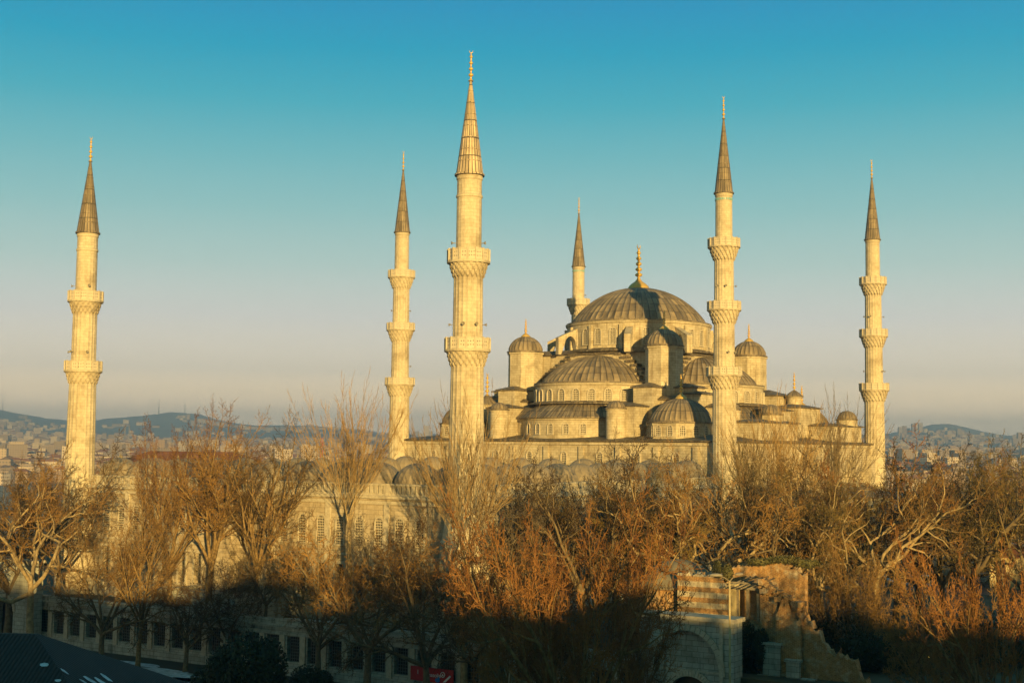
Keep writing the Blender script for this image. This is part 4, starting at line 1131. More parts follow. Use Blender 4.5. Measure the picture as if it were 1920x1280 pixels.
# leafy evergreens and bushes: many leaf clumps through an uneven volume
def leaf_mesh(seed, lobes, n, size):
    r = np.random.RandomState(seed); L = np.array(lobes)
    idx = r.randint(0, len(L), n); u = r.normal(size=(n, 3)); u /= np.linalg.norm(u, axis=1)[:, None]
    rad = r.uniform(.45, 1.05, n)**.6; C = L[idx, :3] + u*rad[:, None]*L[idx, 3:6]
    a = r.normal(size=(n, 3)); a /= np.linalg.norm(a, axis=1)[:, None]; b_ = np.cross(a, u); b_ /= np.linalg.norm(b_, axis=1)[:, None]+1e-9
    s_ = size*r.uniform(.5, 1.4, n)[:, None]
    V = np.stack([C-a*s_, C-b_*s_*.5, C+a*s_, C+b_*s_*.5], 1).reshape(-1, 3)
    mb = MB(); mb.v = V; mb.f = np.arange(n*4).reshape(-1, 4); return mb
def leafy(name, label, cat, loc, lobes, n, size, m, stem=(1.2, .12), group=None, rot=0):
    t = thing(name, label, cat, loc, rot, group)
    finish(leaf_mesh(len(label)*7+n, lobes, n, size), 'foliage', M[m], t)
    b = MB(); h_, r_ = stem
    for k in range(3): b.tube([(0, 0, -.2), (.2*k-.2, .1*k, h_*.5), ((.5*k-.5)*.6, .3*k-.3, h_)], [r_*1.2, r_, r_*.5], 6)
    b.build('stem', M['bark'], t); return t
p = at(212, 900, 200); leafy('evergreen_tree', 'dark evergreen tree just right of the leftmost minaret shaft, beyond the courtyard', 'tree', (p.x, p.y, ST), [(0, 0, 9, 4, 4, 6), (1.5, 1, 14, 2.2, 2.2, 4.5), (-2, 0, 8, 3, 3, 5), (3.4, 0, 8, 3, 3, 6)], 9000, .35, 'leaf_dark', (14, .3))
p = at(462, 1200, 124); leafy('dark_bush', 'big dark bush in the street before the precinct wall, bottom left of centre', 'bush', (p.x, p.y, ST), [(0, 0, 2.8, 2.6, 2, 3.3), (-2, .5, 2.2, 1.8, 1.6, 2.6), (1.9, 0, 2.6, 1.9, 1.7, 3.0)], 14000, .16, 'leaf_dark', (2.4, .14))
p = at(575, 1250, 127); leafy('dark_bush', 'low dark bush right of the big dark bush, below the precinct wall', 'bush', (p.x, p.y, ST), [(0, 0, 1.2, 1.6, 1.3, 1.5), (1.4, .2, 1, 1.1, 1, 1.2)], 4500, .13, 'leaf_dark')
p = at(388, 1262, 126); leafy('dark_bush', 'low dark bush left of the big dark bush, on the snowy verge', 'bush', (p.x, p.y, ST), [(0, 0, 1.2, 1.5, 1.3, 1.4), (1.2, .2, 1, 1.1, 1, 1.2)], 4500, .13, 'leaf_dark')
for (px, Z, lab, s_) in ((1585, 121, 'dark shrub mass in the lower right, left of the glowing lamps', 1.5), (1672, 116, 'dark shrub mass just left of the glowing lamps', 1.2), (1885, 119, 'dark shrub mass at the lower right edge', 1.5)):
    p = at(px, 1220, Z); leafy('dark_bush', lab, 'bush', (p.x, p.y, zt), [(0, 0, 1.4*s_, 2.6*s_, 1.8, 1.8*s_), (-2*s_, .5, 1.2*s_, 1.8*s_, 1.5, 1.5*s_), (2.1*s_, 0, 1.0*s_, 1.9*s_, 1.6, 1.4*s_)], 9000, .14, 'leaf_dark', group='dark shrubs in the lower right')

# ------------------------------------------------------------------ ruin behind the gate
def brickf(stripe):
    def f(t, b):
        uv = uvco(t); ob = objco(t)
        br = t.nodes.new('ShaderNodeTexBrick'); t.links.new(uv, br.inputs['Vector']); br.inputs['Scale'].default_value = 1
        br.inputs['Brick Width'].default_value = .34; br.inputs['Row Height'].default_value = .1; br.inputs['Mortar Size'].default_value = .018
        br.inputs['Color1'].default_value = (.36, .17, .06, 1); br.inputs['Color2'].default_value = (.27, .12, .045, 1); br.inputs['Mortar'].default_value = (.42, .31, .16, 1)
        st_ = t.nodes.new('ShaderNodeTexBrick'); t.links.new(uv, st_.inputs['Vector']); st_.inputs['Scale'].default_value = 1
        st_.inputs['Brick Width'].default_value = 1.15; st_.inputs['Row Height'].default_value = .88; st_.inputs['Mortar Size'].default_value = .02
        st_.inputs['Color1'].default_value = (.52, .46, .36, 1); st_.inputs['Color2'].default_value = (.42, .36, .27, 1); st_.inputs['Mortar'].default_value = (.2, .14, .08, 1)
        n = noise(t, 1.2, 6, ob, .7)
        if stripe:
            sx = t.nodes.new('ShaderNodeSeparateXYZ'); t.links.new(uv, sx.inputs[0])
            md = t.nodes.new('ShaderNodeMath'); md.operation = 'PINGPONG'; md.inputs[1].default_value = .44; t.links.new(sx.outputs['Y'], md.inputs[0])
            jn = t.nodes.new('ShaderNodeMath'); jn.operation = 'ADD'; t.links.new(md.outputs[0], jn.inputs[0]); 
            j2 = t.nodes.new('ShaderNodeMath'); j2.operation = 'MULTIPLY'; j2.inputs[1].default_value = .1; t.links.new(n.outputs['Fac'], j2.inputs[0]); t.links.new(j2.outputs[0], jn.inputs[1])
            fac = rampn(t, jn.outputs[0], [(.245, (0, 0, 0)), (.27, (1, 1, 1))])
        else: fac = rampn(t, n.outputs['Fac'], [(.5, (0, 0, 0)), (.66, (.8,)*3)])
        c = mix(t, fac, br.outputs['Color'], st_.outputs['Color'])
        n2 = noise(t, 3.5, 5, ob, .75); c = mix(t, 1.0, c, rampn(t, n2.outputs['Fac'], [(.3, (.6, .56, .5)), (.6, (1.1, 1.08, 1))]), 'MULTIPLY')
        t.links.new(c, b.inputs['Base Color']); bump(t, b, n2.outputs['Fac'], .8, .12)
    return f
M['brick_stripe'] = mat('striped_brick_and_stone', (.4, .25, .15), .9, 0, brickf(True))
M['brick_rubble'] = mat('brick_rubble', (.4, .25, .15), .95, 0, brickf(False))
M['wood'] = mat('grey_timber', (.2, .17, .12), .85, 0, noisecol(4, (.12, .1, .07), (.28, .23, .16)))
M['ochre'] = mat('ochre_render', (.42, .33, .16), .9, 0, noisecol(1.5, (.34, .25, .11), (.5, .42, .24)))
ru = thing('ruined_building', 'sunlit striped brick ruin with ragged walls and a timber-framed opening above the gate', 'ruin', pW1 + nrm*3.5 + Vector((0, 0, 0)), atan2(mdir.y, mdir.x))
def U(px, Z):   # distance along the ruin's front for a direction seen at px
    p = at(px, 1100, Z); return (Vector((p.x, p.y, 0)) - (pW1+nrm*3.5)).dot(mdir)
def ragged(b, u0, u1, y0, y1, z0, top, seed, step=.22, jit=.22):
    r = random.Random(seed); n = max(2, int((u1-u0)/step)); 
    T_ = [top((k/n)) + r.uniform(-jit, jit) for k in range(n+1)]; yy = [y0 + r.uniform(-.02, .02) for k in range(n+1)]
    for k in range(n):
        a, c = u0+(u1-u0)*k/n, u0+(u1-u0)*(k+1)/n; f = (a, c)
        b.face([(a, yy[k], z0), (c, yy[k+1], z0), (c, yy[k+1], T_[k+1]), (a, yy[k], T_[k])], [(a, z0), (c, z0), (c, T_[k+1]), (a, T_[k])])
        m1, m2 = T_[k]+r.uniform(-.3, .3), T_[k+1]+r.uniform(-.3, .3)
        b.face([(a, yy[k], T_[k]), (c, yy[k+1], T_[k+1]), (c, y1, m2), (a, y1, m1)])
        b.face([(c, y1, z0), (a, y1, z0), (a, y1, m1), (c, y1, m2)])
    b.face([(u0, y1, z0), (u0, y0, z0), (u0, y0, T_[0]), (u0, y1, T_[0])]); b.face([(u1, y0, z0), (u1, y1, z0), (u1, y1, T_[-1]), (u1, y0, T_[-1])])
ua, ub, uc_, ud, ue, uf = [U(p_, 115) for p_ in (1262, 1352, 1368, 1425, 1462, 1525)]
b = MB(); ragged(b, ua-1.2, ub, 0, .9, 3, lambda f: 10.95-.15*f - (0.7*max(0, f-.8)*5), 5, jit=.12); b.build('striped_wall', M['brick_stripe'], ru)
b = MB(); b.box(ub, uc_+.1, .25, 1.0, 3, 10.3); b.build('rendered_pier', M['ochre'], ru)
b = MB(); b.box(uc_, ud, 1.2, 1.5, 3, 10.0); b.box(uc_, ud, .4, 1.2, 6.2, 7.35); b.build('inner_room', M['brick_rubble'], ru)
b = MB()
for u in (uc_+.15, (uc_+ud)/2, ud-.15): b.box(u-.11, u+.11, .3, .5, 7.352, 9.9)
b.box(uc_-.6, ud+.4, .2, .45, 9.903, 10.1)
b.box(uc_-.8, ud+.6, .9, 1.1, 10.3, 10.45)
for k in range(5):
    u = uc_ + (ud-uc_)*k/4; b.tube([(u-.9, -.4, 10.0), (u+.3, 3.0, 10.75+.1*(k % 2))], .07, 4)
b.build('timber_frame', M['wood'], ru)
b = MB(); ragged(b, ub-1.5, ue+1, 4.5, 5.4, 3, lambda f: 11.3 + .9*sin(f*3.1) - .3*f, 9, jit=.2)
ragged(b, ud+.05, ue+.2, .2, 1.3, 0, lambda f: 10.7 - 1.0*f*f, 6, jit=.28)
ragged(b, ue+.203, uf, -.2, 1.0, 0, lambda f: 8.9 + .75*sin(f*7.5-1.2) - .5*f*f, 7, jit=.3)
ragged(b, uf+.003, uf+5.5, .1, 1.1, 0, lambda f: 7.6 - 4.2*f + .5*sin(f*11), 8, jit=.35)
b.build('rubble_wall', M['brick_rubble'], ru)
r2 = random.Random(4); b = MB()
for k in range(60):
    u = r2.uniform(ud, uf); y = r2.uniform(-.3, 1.1); z = 10.6 - (u-ud)/(uf-ud)*1.8 + r2.uniform(-.5, .2); s_ = r2.uniform(.12, .4)
    b.obox((u, y, 0), (cos(k), sin(k), 0), (-sin(k), cos(k), 0), s_, s_*.7, z-s_*.5, z+s_*.5)
b.build('broken_block', M['brick_rubble'], ru)
b = MB()
for (u, w_, zt_, y) in ((ud+1.3, 1.5, 5.6, -.45), (ud+3.2, 1.1, 4.4, -.6), (ud+4.6, .9, 3.0, -.9)):
    b.box(u-w_/2, u+w_/2, y, y+.5, ST, zt_); b.box(u-w_/2-.15, u+w_/2+.15, y-.15, y+.5, zt_+.003, zt_+.2)
b.build('old_pier', M['stone_old'], ru)
b = MB(); b.box(ud+.2, ud+1.1, -.75, -.7, 1.2, 3.2); b.build('board', M['plaster'], ru)
# leaded shell vault of the ruined bath
pv = at(1272, 1062, 123); vt = thing('ruined_vault', 'rounded grey-yellow shell of a broken vault left of the striped ruin, between bare trees', 'ruin', (pv.x, pv.y, zt), atan2(mdir.y, mdir.x))
b = MB()
b.rev([(3.6, 0), (3.6, 6.2), (3.75, 6.3)], (0, 0), 28); b.build('drum', M['brick_rubble'], vt)
b = MB(); dome_mb(b, 3.5, 2.2, 6.5, (0, 0), nrib=14, rh=.05, lip=.2, rows=10); b.build('shell', M['lead_dull'], vt)
b = MB(); prof_n = 10
for k in range(prof_n):
    t0, t1 = pi*k/prof_n, pi*(k+1)/prof_n
    for y0_, y1_ in ((-1.8, 3.0),):
        b.face([(3.0+2.3*cos(t0), y0_, 5.7+2.0*sin(t0)), (3.0+2.3*cos(t0), y1_, 5.7+2.0*sin(t0)), (3.0+2.3*cos(t1), y1_, 5.7+2.0*sin(t1)), (3.0+2.3*cos(t1), y0_, 5.7+2.0*sin(t1))][::-1])
b.face([(3.0+2.3*cos(pi*k/10), -1.8, 5.7+2.0*sin(pi*k/10)) for k in range(11)][::-1] ); b.build('side_vault', M['lead_dull'], vt)
# ivy and weeds on the ruin
base_r = pW1+nrm*3.5
for (u, y, z, lob, lab, m_, n_) in ((uc_+1.2, -.3, 4.0, [(0, 0, 1.2, .95, .35, 2.4), (.3, 0, -1.2, .7, .3, 1.6)], 'dark ivy curtain hanging below the timber opening of the ruin', 'leaf_dark', 5000),
                             (ud+.4, -.4, 4.6, [(0, 0, .6, .8, .3, 1.7)], 'dark ivy clump right of the ivy curtain, on the ruined wall', 'leaf_dark', 3000),
                             (ub-.2, .6, 10.9, [(0, 0, .3, .5, .4, .7), (-.9, .2, .5, .4, .4, .9)], 'olive weeds growing on top of the striped wall', 'leaf_olive', 1600),
                             (ud+.5, 4.8, 11.9, [(0, 0, .3, 1.6, .4, .4), (2, 0, 0, 1.3, .4, .4), (-2.2, 0, .1, 1.2, .4, .35)], 'olive weeds along the ragged back wall top of the ruin', 'leaf_olive', 2600)):
    p = base_r + mdir*u + nrm*y; leafy('wall_plant', lab, 'plant', (p.x, p.y, z), lob, n_, .1, m_, (.6, .03))

# ------------------------------------------------------------------ street lamp, banner, cars, people-sized things
pl = at(1368, 1085, 92)
lp = thing('street_lamp', 'tall thin twin-headed street lamp standing before the ruin and gate', 'street lamp', (pl.x, pl.y, ST))
H_ = pl.z - ST
b = MB(); b.tube([(0, 0, 0), (0, 0, 1.2)], [.16, .15], 12); b.tube([(0, 0, 1.2), (0, 0, H_-.1)], [.1, .06], 10); po = b.build('pole', M['ochre'], lp)
b = MB(); b.tube([(0, 0, H_-.15), (-.35, -.05, H_+.1), (-.8, -.1, H_+.22)], .035, 6); b.tube([(0, 0, H_-.15), (.3, .3, H_+.1), (.6, .6, H_+.25)], .035, 6); b.build('arm', M['wood'], lp)
for (dx, dy, w_) in ((-.95, -.12, 0), (.75, .7, .8)):
    b = MB(); b.smooth = True
    b.rev([(.02, .14), (.14, .11), (.2, .03), (.2, -.02), (.12, -.08), (.01, -.1)], seg=14); b.v = [(x*2.3, y*1.0, z) for x, y, z in b.v]
    b.build('lamp_head', M['horn'] if w_ == 0 else M['lead_pale'], lp, (dx, dy, H_+.25), w_)
# red banner on the precinct wall
def on_wall(px):      # distance along the precinct wall for a sight line at px
    best = min((abs((at(px, 1200, (pW0+mdir*u).y)-(pW0+mdir*u)).xy.length), u) for u in [i*.1 for i in range(int(L_wall*10))]); return best[1]
L_wall = (pW1-pW0).length
u0, u1 = on_wall(776), on_wall(856)
M['banner'] = mat('red_banner_cloth', (.4, .03, .03), .8); M['white'] = mat('white_paint', (.75, .72, .7), .7); M['blue'] = mat('blue_print', (.03, .2, .5), .7)
bo = pW0 + mdir*u0 - nrm*.45
bn = thing('banner', 'long red banner with white lettering and round emblem tied along the precinct wall windows', 'banner', (bo.x, bo.y, 0), atan2(mdir.y, mdir.x))
bw = u1-u0; b = MB(); ns = 16
for k in range(ns):
    f = lambda i: (bw*i/ns, .05*sin(i*1.1), 0)
    a, c = f(k), f(k+1); b.face([(a[0], a[1], -.05), (c[0], c[1], -.05), (c[0], c[1], 1.25), (a[0], a[1], 1.25)]); b.face([(a[0], a[1]+.02, -.05), (a[0], a[1]+.02, 1.25), (c[0], c[1]+.02, 1.25), (c[0], c[1]+.02, -.05)])
b.build('cloth', M['banner'], bn)
def text(s_, size, parent, loc, m, name='lettering'):
    cu = bpy.data.curves.new(name, 'FONT'); cu.body = s_; cu.size = size; cu.extrude = .004
    o = bpy.data.objects.new(name, cu); COL.objects.link(o); dg = bpy.context.evaluated_depsgraph_get()
    me_ = bpy.data.meshes.new_from_object(o.evaluated_get(dg)); bpy.data.objects.remove(o)
    o = bpy.data.objects.new(name, me_); COL.objects.link(o); me_.materials.clear(); me_.materials.append(m)
    o.parent = parent; o.location = loc; o.rotation_euler = (pi/2, 0, 0); return o
text('I', .6, bn, (bw*.17, -.08, .55), M['white']); text('Anatolia', .52, bn, (bw*.36, -.08, .45), M['white'])
b = MB()
for k in range(20):
    a0, a1 = 2*pi*k/20, 2*pi*(k+1)/20
    b.face([(bw*.76+.26*cos(a0), -.08, .75+.26*sin(a0)), (bw*.76+.26*cos(a1), -.08, .75+.26*sin(a1)), (bw*.76+.19*cos(a1), -.08, .75+.19*sin(a1)), (bw*.76+.19*cos(a0), -.08, .75+.19*sin(a0))][::-1])
b.face([(bw*.76-.1, -.08, .65), (bw*.76+.1, -.08, .65), (bw*.76, -.08, .86)]); b.build('emblem', M['white'], bn)
b = MB(); b.face([(bw*.64+.28*cos(2*pi*k/14), -.085, .2+.2*sin(2*pi*k/14)) for k in range(14)][::-1]); b.face([(bw*.64, -.085, .35), (bw*.7, -.085, .35), (bw*.67, -.085, .6)]); b.build('printed_figure', M['blue'], bn)
b = MB(); b.face([(bw*.76, -.085, .05), (bw*.83, -.085, .1), (bw*.96, -.085, .7), (bw*.92, -.085, .75)]); b.build('printed_stripe', M['white'], bn)

def car(loc, rot, label, colm, lamps=False, s=1.0):
    t = thing('parked_car', label, 'car', loc, rot, 'cars parked on the right')
    b = MB(); b.smooth = False
    prof = [(-2.15, .35), (-2.2, .75), (-1.95, .95), (-1.35, 1.0), (-.85, 1.42), (.55, 1.46), (1.25, 1.0), (2.05, .85), (2.2, .6), (2.15, .35)]
    def sec(y, k): return [(x*(1-.02*k), y, z) for x, z in prof]
    ys = [(-.84, 1), (-.88, 0), (.88, 0), (.84, 1)]
    for (ya, ka), (yb, kb) in zip(ys[:-1], ys[1:]):
        A, B = sec(ya, ka), sec(yb, kb)
        for i in range(len(A)-1):
            tk = .1 if A[i][2] > 1.2 else 0
            b.face([A[i], A[i+1], B[i+1], B[i]][::-1])
    b.face(sec(-.84, 1)[::-1]); b.face(sec(.84, 1)); b.face([(-2.15, -.84, .35), (-2.15, .84, .35), (2.15, .84, .35), (2.15, -.84, .35)])
    bd = b.build('body', colm, t)
    b = MB()
    for sy in (-1, 1): f = [(-1.2, sy*.89, 1.02), (-.82, sy*.89, 1.36), (.5, sy*.89, 1.4), (1.08, sy*.89, 1.02)]; b.face(f if sy < 0 else f[::-1])
    b.face([(1.22, -.72, 1.04), (1.22, .72, 1.04), (.6, .68, 1.45), (.6, -.68, 1.45)]); b.face([(-1.3, .72, 1.06), (-1.3, -.72, 1.06), (-.9, -.68, 1.42), (-.9, .68, 1.42)]); b.build('window', M['carglass'], t)
    for x in (-1.35, 1.35):
        for y in (-.8, .8):
            b = MB(); b.tube([(x, y-.1, .33), (x, y+.1, .33)], .33, 16); w_ = b.build('wheel', M['iron'], t)
            b = MB(); b.tube([(x, y-.115, .33), (x, y+.115, .33)], .19, 12); b.build('rim', M['horn'], w_)
    for y in (-.62, .62):
        b = MB(); b.box(2.13, 2.22, y-.17, y+.17, .62, .8); b.build('headlight', M['lit_lamp'] if lamps else M['horn'], t)
        b = MB(); b.box(-2.23, -2.14, y-.17, y+.17, .7, .9); b.build('tail_light', M['banner'], t)
    t.scale = (s, s, s); return t
M['carglass'] = mat('car_glass', (.02, .025, .03), .06, 0, spec=.8)
M['car_dark'] = mat('dark_car_paint', (.025, .028, .03), .22, 0, spec=.6); M['car_grey'] = mat('grey_car_paint', (.14, .15, .16), .25, 0, spec=.6); M['car_white'] = mat('white_car_paint', (.6, .6, .6), .25)
M['lit_lamp'] = mat('lit_amber_lamp', (1, .6, .15), .4); _b = M['lit_lamp'].node_tree.nodes['Principled BSDF']; _b.inputs['Emission Color'].default_value = (1, .55, .1, 1); _b.inputs['Emission Strength'].default_value = 6
ra = atan2(mdir.y, mdir.x)
for (px, Z, cm, lab, rr) in ((1652, 188, 'car_grey', 'grey car parked leftmost behind the bare trees on the right', 0), (1695, 192, 'car_dark', 'dark car parked second from left behind the bare trees on the right', .1), (1742, 190, 'car_grey', 'grey car parked under the dark leaning tree', 0), (1795, 188, 'car_dark', 'dark car parked between the leaning tree and the fan-shaped shrub', -.05), (1838, 194, 'car_white', 'white car parked rightmost in the row behind the trees', 0)):
    p = at(px, 1085, Z); car((p.x, p.y, zt+.02), ra+rr, lab, M[cm])
p = at(1752, 1232, 122)
car((p.x, p.y, zt+.02), pi+.75, 'dark car with glowing amber headlights in the shade at the lower right', M['car_dark'], True)

# dark tiled roof of the near house, lower left
pn = Vector((-29.3, 62.5, ST))
nh = thing('near_house', 'low house in shade at the lower left, dark tiled hip roof dotted with snow', 'house', pn, radians(-6))
b = MB(); b.box(-13, 13, -5, 5, 0, 11.0); b.build('wall', M['plaster'], nh)
b = MB(); b.hip(-13, 13, -5, 5, 11.0, 3.1, over=.7); rf = b.build('roof', M['rooftile'], nh)
r3 = random.Random(8)
def roofz(x, y): m = min(13.7-abs(x), 5.7-abs(y)); return 11.18 + 3.1*m/(5.7*.98)
for k in range(26):
    if k < 12: x, y = r3.gauss(4.6, .7), r3.gauss(-1.2, .45)
    else: x, y = r3.uniform(4, 13), r3.uniform(-5, 1)
    if abs(x) > 13 or abs(y) > 5: continue
    b = MB(); n = 7; s_ = r3.uniform(.08, .26) if k >= 12 else r3.uniform(.15, .35)
    b.face([(x+s_*1.6*cos(6.283*i/n)*r3.uniform(.7, 1.2), y+s_*.7*sin(6.283*i/n), roofz(x+s_*1.6*cos(6.283*i/n), y+s_*.7*sin(6.283*i/n))+.05) for i in range(n)])
    b.build('snow_patch', M['snow'], rf)
# gatehouse at the left end of the precinct wall
gp = at(22, 1150, 160); gh = thing('gatehouse', 'shaded stone gatehouse with dark arched doorway at the far left end of the precinct wall', 'gatehouse', (gp.x-3.2, gp.y, 0), ra)
b = MB(); arch_wall(b, 8.6, ST-.3, 8.0, 3.6, 1.5, 2.4, 0, 1.2, 1.0); b.build('wall', M['stone_old'], gh)
b = MB(); b.box(1.9, 5.3, .9, 1.0, ST, 4.2); b.build('doorway', M['dark'], gh)  # solid panel painted dark as the shade inside the arch
b = MB(); arch_band(b, 3.6, 1.5, 2.4, 1.0, .4, -.1, -.003); b.box(-.2, 8.8, -.25, 1.4, 8.003, 8.3); b.build('arch_moulding', M['trim'], gh)

# ------------------------------------------------------------------ far city
M['city'] = []
for k, (c1, roofc) in enumerate((((.42, .34, .27), (.26, .12, .07)), ((.34, .25, .19), (.22, .1, .06)), ((.27, .22, .19), (.2, .14, .11)), ((.5, .42, .34), (.28, .13, .08)))):
    def cf(t, b, c1=c1):
        br = t.nodes.new('ShaderNodeTexBrick'); t.links.new(uvco(t), br.inputs['Vector']); br.offset = 0
        br.inputs['Scale'].default_value = 1; br.inputs['Brick Width'].default_value = 3.2; br.inputs['Row Height'].default_value = 3.0; br.inputs['Mortar Size'].default_value = .95; br.inputs['Mortar Smooth'].default_value = 0
        br.inputs['Color1'].default_value = (.07, .065, .06, 1); br.inputs['Color2'].default_value = (.12, .11, .1, 1); br.inputs['Mortar'].default_value = (*c1, 1)
        t.links.new(br.outputs['Color'], b.inputs['Base Color'])
    M['city'].append((mat('city_wall', c1, .9, 0, cf), mat('city_roof', roofc, .9)))
def house_into(b, w, d, h, x=0, y=0, z=0, rot=0, hip=True, ms=(0, 1)):
    c_, s_ = cos(rot), sin(rot)
    def tr(px_, py_, pz_): return (x+px_*c_-py_*s_, y+px_*s_+py_*c_, z+pz_)
    q = [(-w/2, -d/2), (w/2, -d/2), (w/2, d/2), (-w/2, d/2)]
    b.cm = ms[0]
    for i in range(4):
        a, c = q[i], q[(i+1) % 4]; L_ = w if i % 2 == 0 else d
        b.face([tr(*a, -4), tr(*c, -4), tr(*c, h), tr(*a, h)], [(0, 0), (L_, 0), (L_, h+4), (0, h+4)])
    b.cm = ms[1]
    if hip:
        i_ = min(w, d)/2*.96; q2 = [(-w/2+i_, -d/2+i_), (w/2-i_, -d/2+i_), (w/2-i_, d/2-i_), (-w/2+i_, d/2-i_)]
        for i in range(4):
            j = (i+1) % 4; b.face([tr(*q[i], h), tr(*q[j], h), tr(*q2[j], h+i_*.45), tr(*q2[i], h+i_*.45)])
        b.face([tr(*p_, h+i_*.45) for p_ in q2])
    else: b.face([tr(*p_, h) for p_ in q])
r5 = random.Random(21); spots = []
def px_rand():
    v = r5.random()
    if v < .46: return r5.uniform(-60, 600)
    if v < .62: return r5.uniform(600, 1600)
    return r5.uniform(1600, 2000)
for k in range(9000):
    px = px_rand(); d = 1450*(8800/1450)**(r5.random()**.8)
    a = atan2(px-960, FPX); x, y = d*sin(a), d*cos(a)
    if d > 4800 and h2(x*2.2+900, y*2.2) < -.15 + (d-4800)/5200*.75 and r5.random() < .93: continue
    tall = r5.random() < .06
    spots.append((d, x, y, r5.uniform(9, 24)*(1+d/12000), r5.uniform(9, 16), r5.uniform(9, 19)*(2.0 if tall else 1), r5.uniform(-.6, .6), tall))
spots.sort()
near_kinds = []
for v in range(8):
    b = MB(); w_, d_, h_ = (16, 13, 15) if v % 4 == 0 else ((22, 13, 12) if v % 4 == 1 else ((12, 12, 18) if v % 4 == 2 else (18, 14, 10)))
    b2_ = MB(); house_into(b2_, w_, d_, h_, hip=v < 4)
    bw_, br_ = MB(), MB()
    i0 = 0
    for fi, f_ in enumerate(b2_.f):
        tgt = bw_ if b2_.m[fi] == 0 else br_
        tgt.face([b2_.v[i] for i in f_], b2_.uv[i0:i0+len(f_)]); i0 += len(f_)
    o1 = bw_.build('wall', M['city'][v % 4][0]); o2 = br_.build('roof', M['city'][v % 4][1]); near_kinds.append((o1.data, o2.data)); bpy.data.objects.remove(o1); bpy.data.objects.remove(o2)
NI = 300
for k, (d, x, y, w_, dd_, h_, rot, tall) in enumerate(spots[:NI]):
    me1, me2 = near_kinds[r5.randrange(8)]
    t = thing('city_block', 'cream or pinkish block with dark roof in the dense far city behind the trees', 'building', (x, y, land(x, y)), rot, 'blocks of the far city')
    s_ = r5.uniform(.7, 1.15); t.scale = (s_, s_, s_*r5.uniform(.8, 1.25)*(1.5 if tall else 1))
    for n_, me_ in (('wall', me1), ('roof', me2)):
        o = bpy.data.objects.new(n_, me_); COL.objects.link(o); o.parent = t
b = MB()
for (d, x, y, w_, dd_, h_, rot, tall) in spots[NI:]:
    v = r5.randrange(4); house_into(b, w_, dd_, h_, x, y, land(x, y), rot, (not tall) and r5.random() < .6, (v*2, v*2+1))
cs = b.build('distant_city', [m_ for pr in M['city'] for m_ in pr]); tag(cs, 'countless pale and pink buildings of the far city fading into the haze below the hills', 'city', kind='stuff')
# towers on the right ridge, masts, tiny far minarets, red lattice mast
for k, (px, d, h_) in enumerate(((1688, 7800, 62), (1696, 7900, 66), (1713, 7850, 70), (1719, 7900, 74), (1726, 7800, 68), (1702, 8000, 52), (1798, 7000, 45), (800, 5600, 85), (806, 5700, 62), (1912, 6500, 60))):
    p = at(px, 830, d); w_ = 22; b = MB(); house_into(b, w_, w_, h_, hip=False); o = b.build('tower_block', [M['city'][k % 4][0], M['city'][k % 4][1]], None, (p.x, p.y, land(p.x, p.y)))
    tag(o, 'slim pale tower block standing far off in the haze', 'tower block', 'far tower blocks in the haze')
for (px, d, h_, lab) in ((4, 9800, 130, 'thin radio mast on the far hill at the left edge'), (297, 10200, 150, 'tall thin radio mast on the crest of the far hill right of the leftmost minaret'), (346, 10200, 95, 'shorter radio mast on the far hill, right of the tall one')):
    p = at(px, 790, d); t = thing('radio_mast', lab, 'mast', (p.x, p.y, land(p.x, p.y)-3), 0, 'radio masts on the far hills')
    b = MB(); b.tube([(0, 0, 0), (0, 0, h_*.55), (0, 0, h_)], [5, 2.2, .7], 4); b.build('mast', M['horn'], t)
    b = MB()
    for f in (.35, .55, .75): b.box(-6*(1-f)-1, 6*(1-f)+1, -1, 1, h_*f, h_*f+2)
    b.build('platform', M['horn'], t)
for (px, lab) in ((234, 'left one of two tiny pale minarets in the far city'), (242, 'right one of two tiny pale minarets in the far city')):
    p = at(px, 820, 5200); t = thing('far_minaret', lab, 'minaret', (p.x, p.y, land(p.x, p.y)), 0, 'tiny minarets in the far city')
    b = MB(); b.rev([(2.6, 0), (2.4, 42), (3.4, 44), (3.4, 46), (2.2, 46), (2.1, 58)], seg=8); b.build('shaft', M['plaster'], t); b = MB(); b.rev([(2.5, 58), (.1, 72)], seg=8); b.build('spire', M['lead_pale'], t)
p = at(603, 860, 900); t = thing('lattice_mast', 'red lattice mast standing beyond the courtyard among bare branches', 'mast', (p.x, p.y, land(p.x, p.y)))
hm = at(603, 820, 900).z - land(p.x, p.y); M['red'] = mat('red_paint', (.45, .07, .04), .6); b = MB()
for sx, sy in ((-1, -1), (1, -1), (1, 1), (-1, 1)): b.tube([(sx*1.1, sy*1.1, 0), (sx*.6, sy*.6, hm)], .14, 4)
b.build('leg', M['red'], t); b = MB(); n = 14
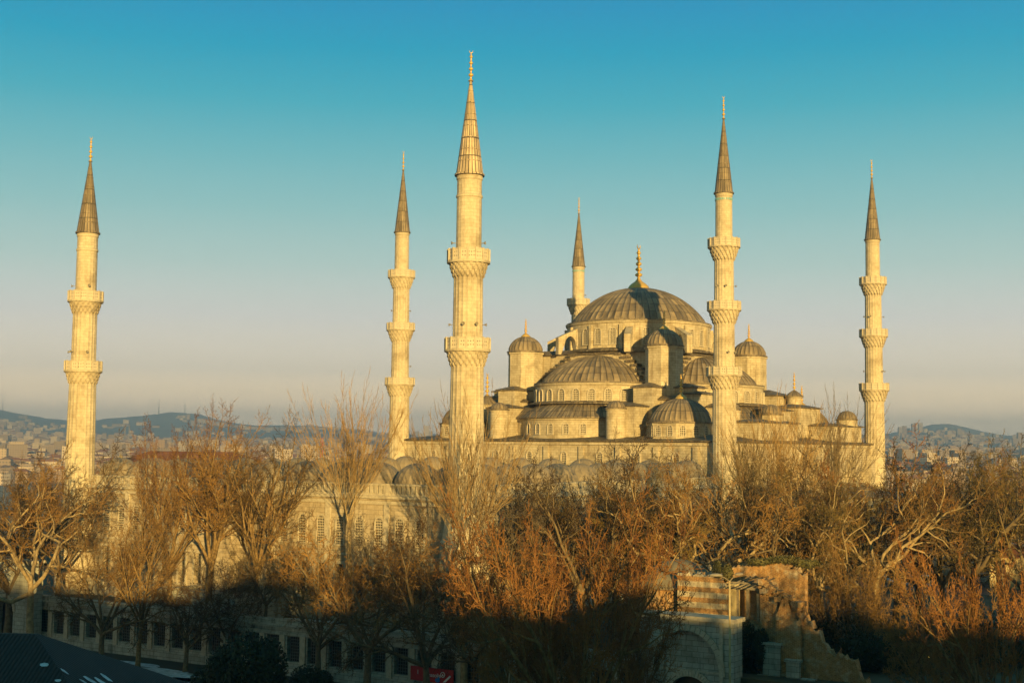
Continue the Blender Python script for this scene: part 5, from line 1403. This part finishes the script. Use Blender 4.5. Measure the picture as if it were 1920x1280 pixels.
for k in range(n):
    z0, z1 = hm*k/n, hm*(k+1)/n; w0, w1 = 1.1-.5*k/n, 1.1-.5*(k+1)/n
    b.tube([(-w0, -w0, z0), (w1, -w1, z1)], .08, 3); b.tube([(w0, -w0, z0), (-w1, -w1, z1)], .08, 3); b.tube([(-w1, -w1, z1), (w1, -w1, z1)], .08, 3)
b.build('bracing', M['red'], t)
p = at(360, 862, 330); t = thing('long_building', 'long low building with dark red roof beyond the courtyard, between leftmost minaret and tall trees', 'building', (p.x, p.y, ST-4), radians(-12))
b = MB(); b.box(-16, 16, -5, 5, 0, at(360, 866, 330).z - ST + 4); b.build('wall', M['plaster'], t); b = MB(); hz_ = at(360, 866, 330).z - ST + 4; b.hip(-16, 16, -5, 5, hz_, 2.4, over=.5)
M['redroof'] = mat('dark_red_roof', (.16, .06, .04), .9, 0, noisecol(.5, (.1, .04, .025), (.22, .09, .05))); b.build('roof', M['redroof'], t)
p = at(1905, 1010, 190); t = thing('garden_building', 'small ochre building half hidden behind bare trees at the right edge', 'building', (p.x, p.y, zt), radians(-20))
b = MB(); b.box(-3.5, 3.5, -3, 3, 0, 4.2); wl = b.build('wall', M['ochre'], t); b = MB(); b.hip(-3.5, 3.5, -3, 3, 4.2, 1.4, over=.4); b.build('roof', M['redroof'], t)
b = MB(); b.box(-2, -.9, -3.06, -3.003, .1, 2.3); b.build('door', M['wood'], wl); b = MB(); b.box(.6, 1.8, -3.06, -3.003, 1.1, 2.4); b.build('window', M['glass'], wl)

# ------------------------------------------------------------------ haze
b = MB(); b.box(-14000, 14000, -300, 15500, -60, 390)
m = bpy.data.materials.new('haze'); m.use_nodes = True; t = m.node_tree; t.nodes.clear()
pv_ = t.nodes.new('ShaderNodeVolumePrincipled'); pv_.inputs['Color'].default_value = (.58, .74, .92, 1); pv_.inputs['Density'].default_value = 1.8e-4; pv_.inputs['Anisotropy'].default_value = .3; o_ = t.nodes.new('ShaderNodeOutputMaterial'); t.links.new(pv_.outputs[0], o_.inputs['Volume'])
hz = b.build('haze', m); tag(hz, 'pale warm haze between the viewer and the hills', 'haze', kind='stuff')
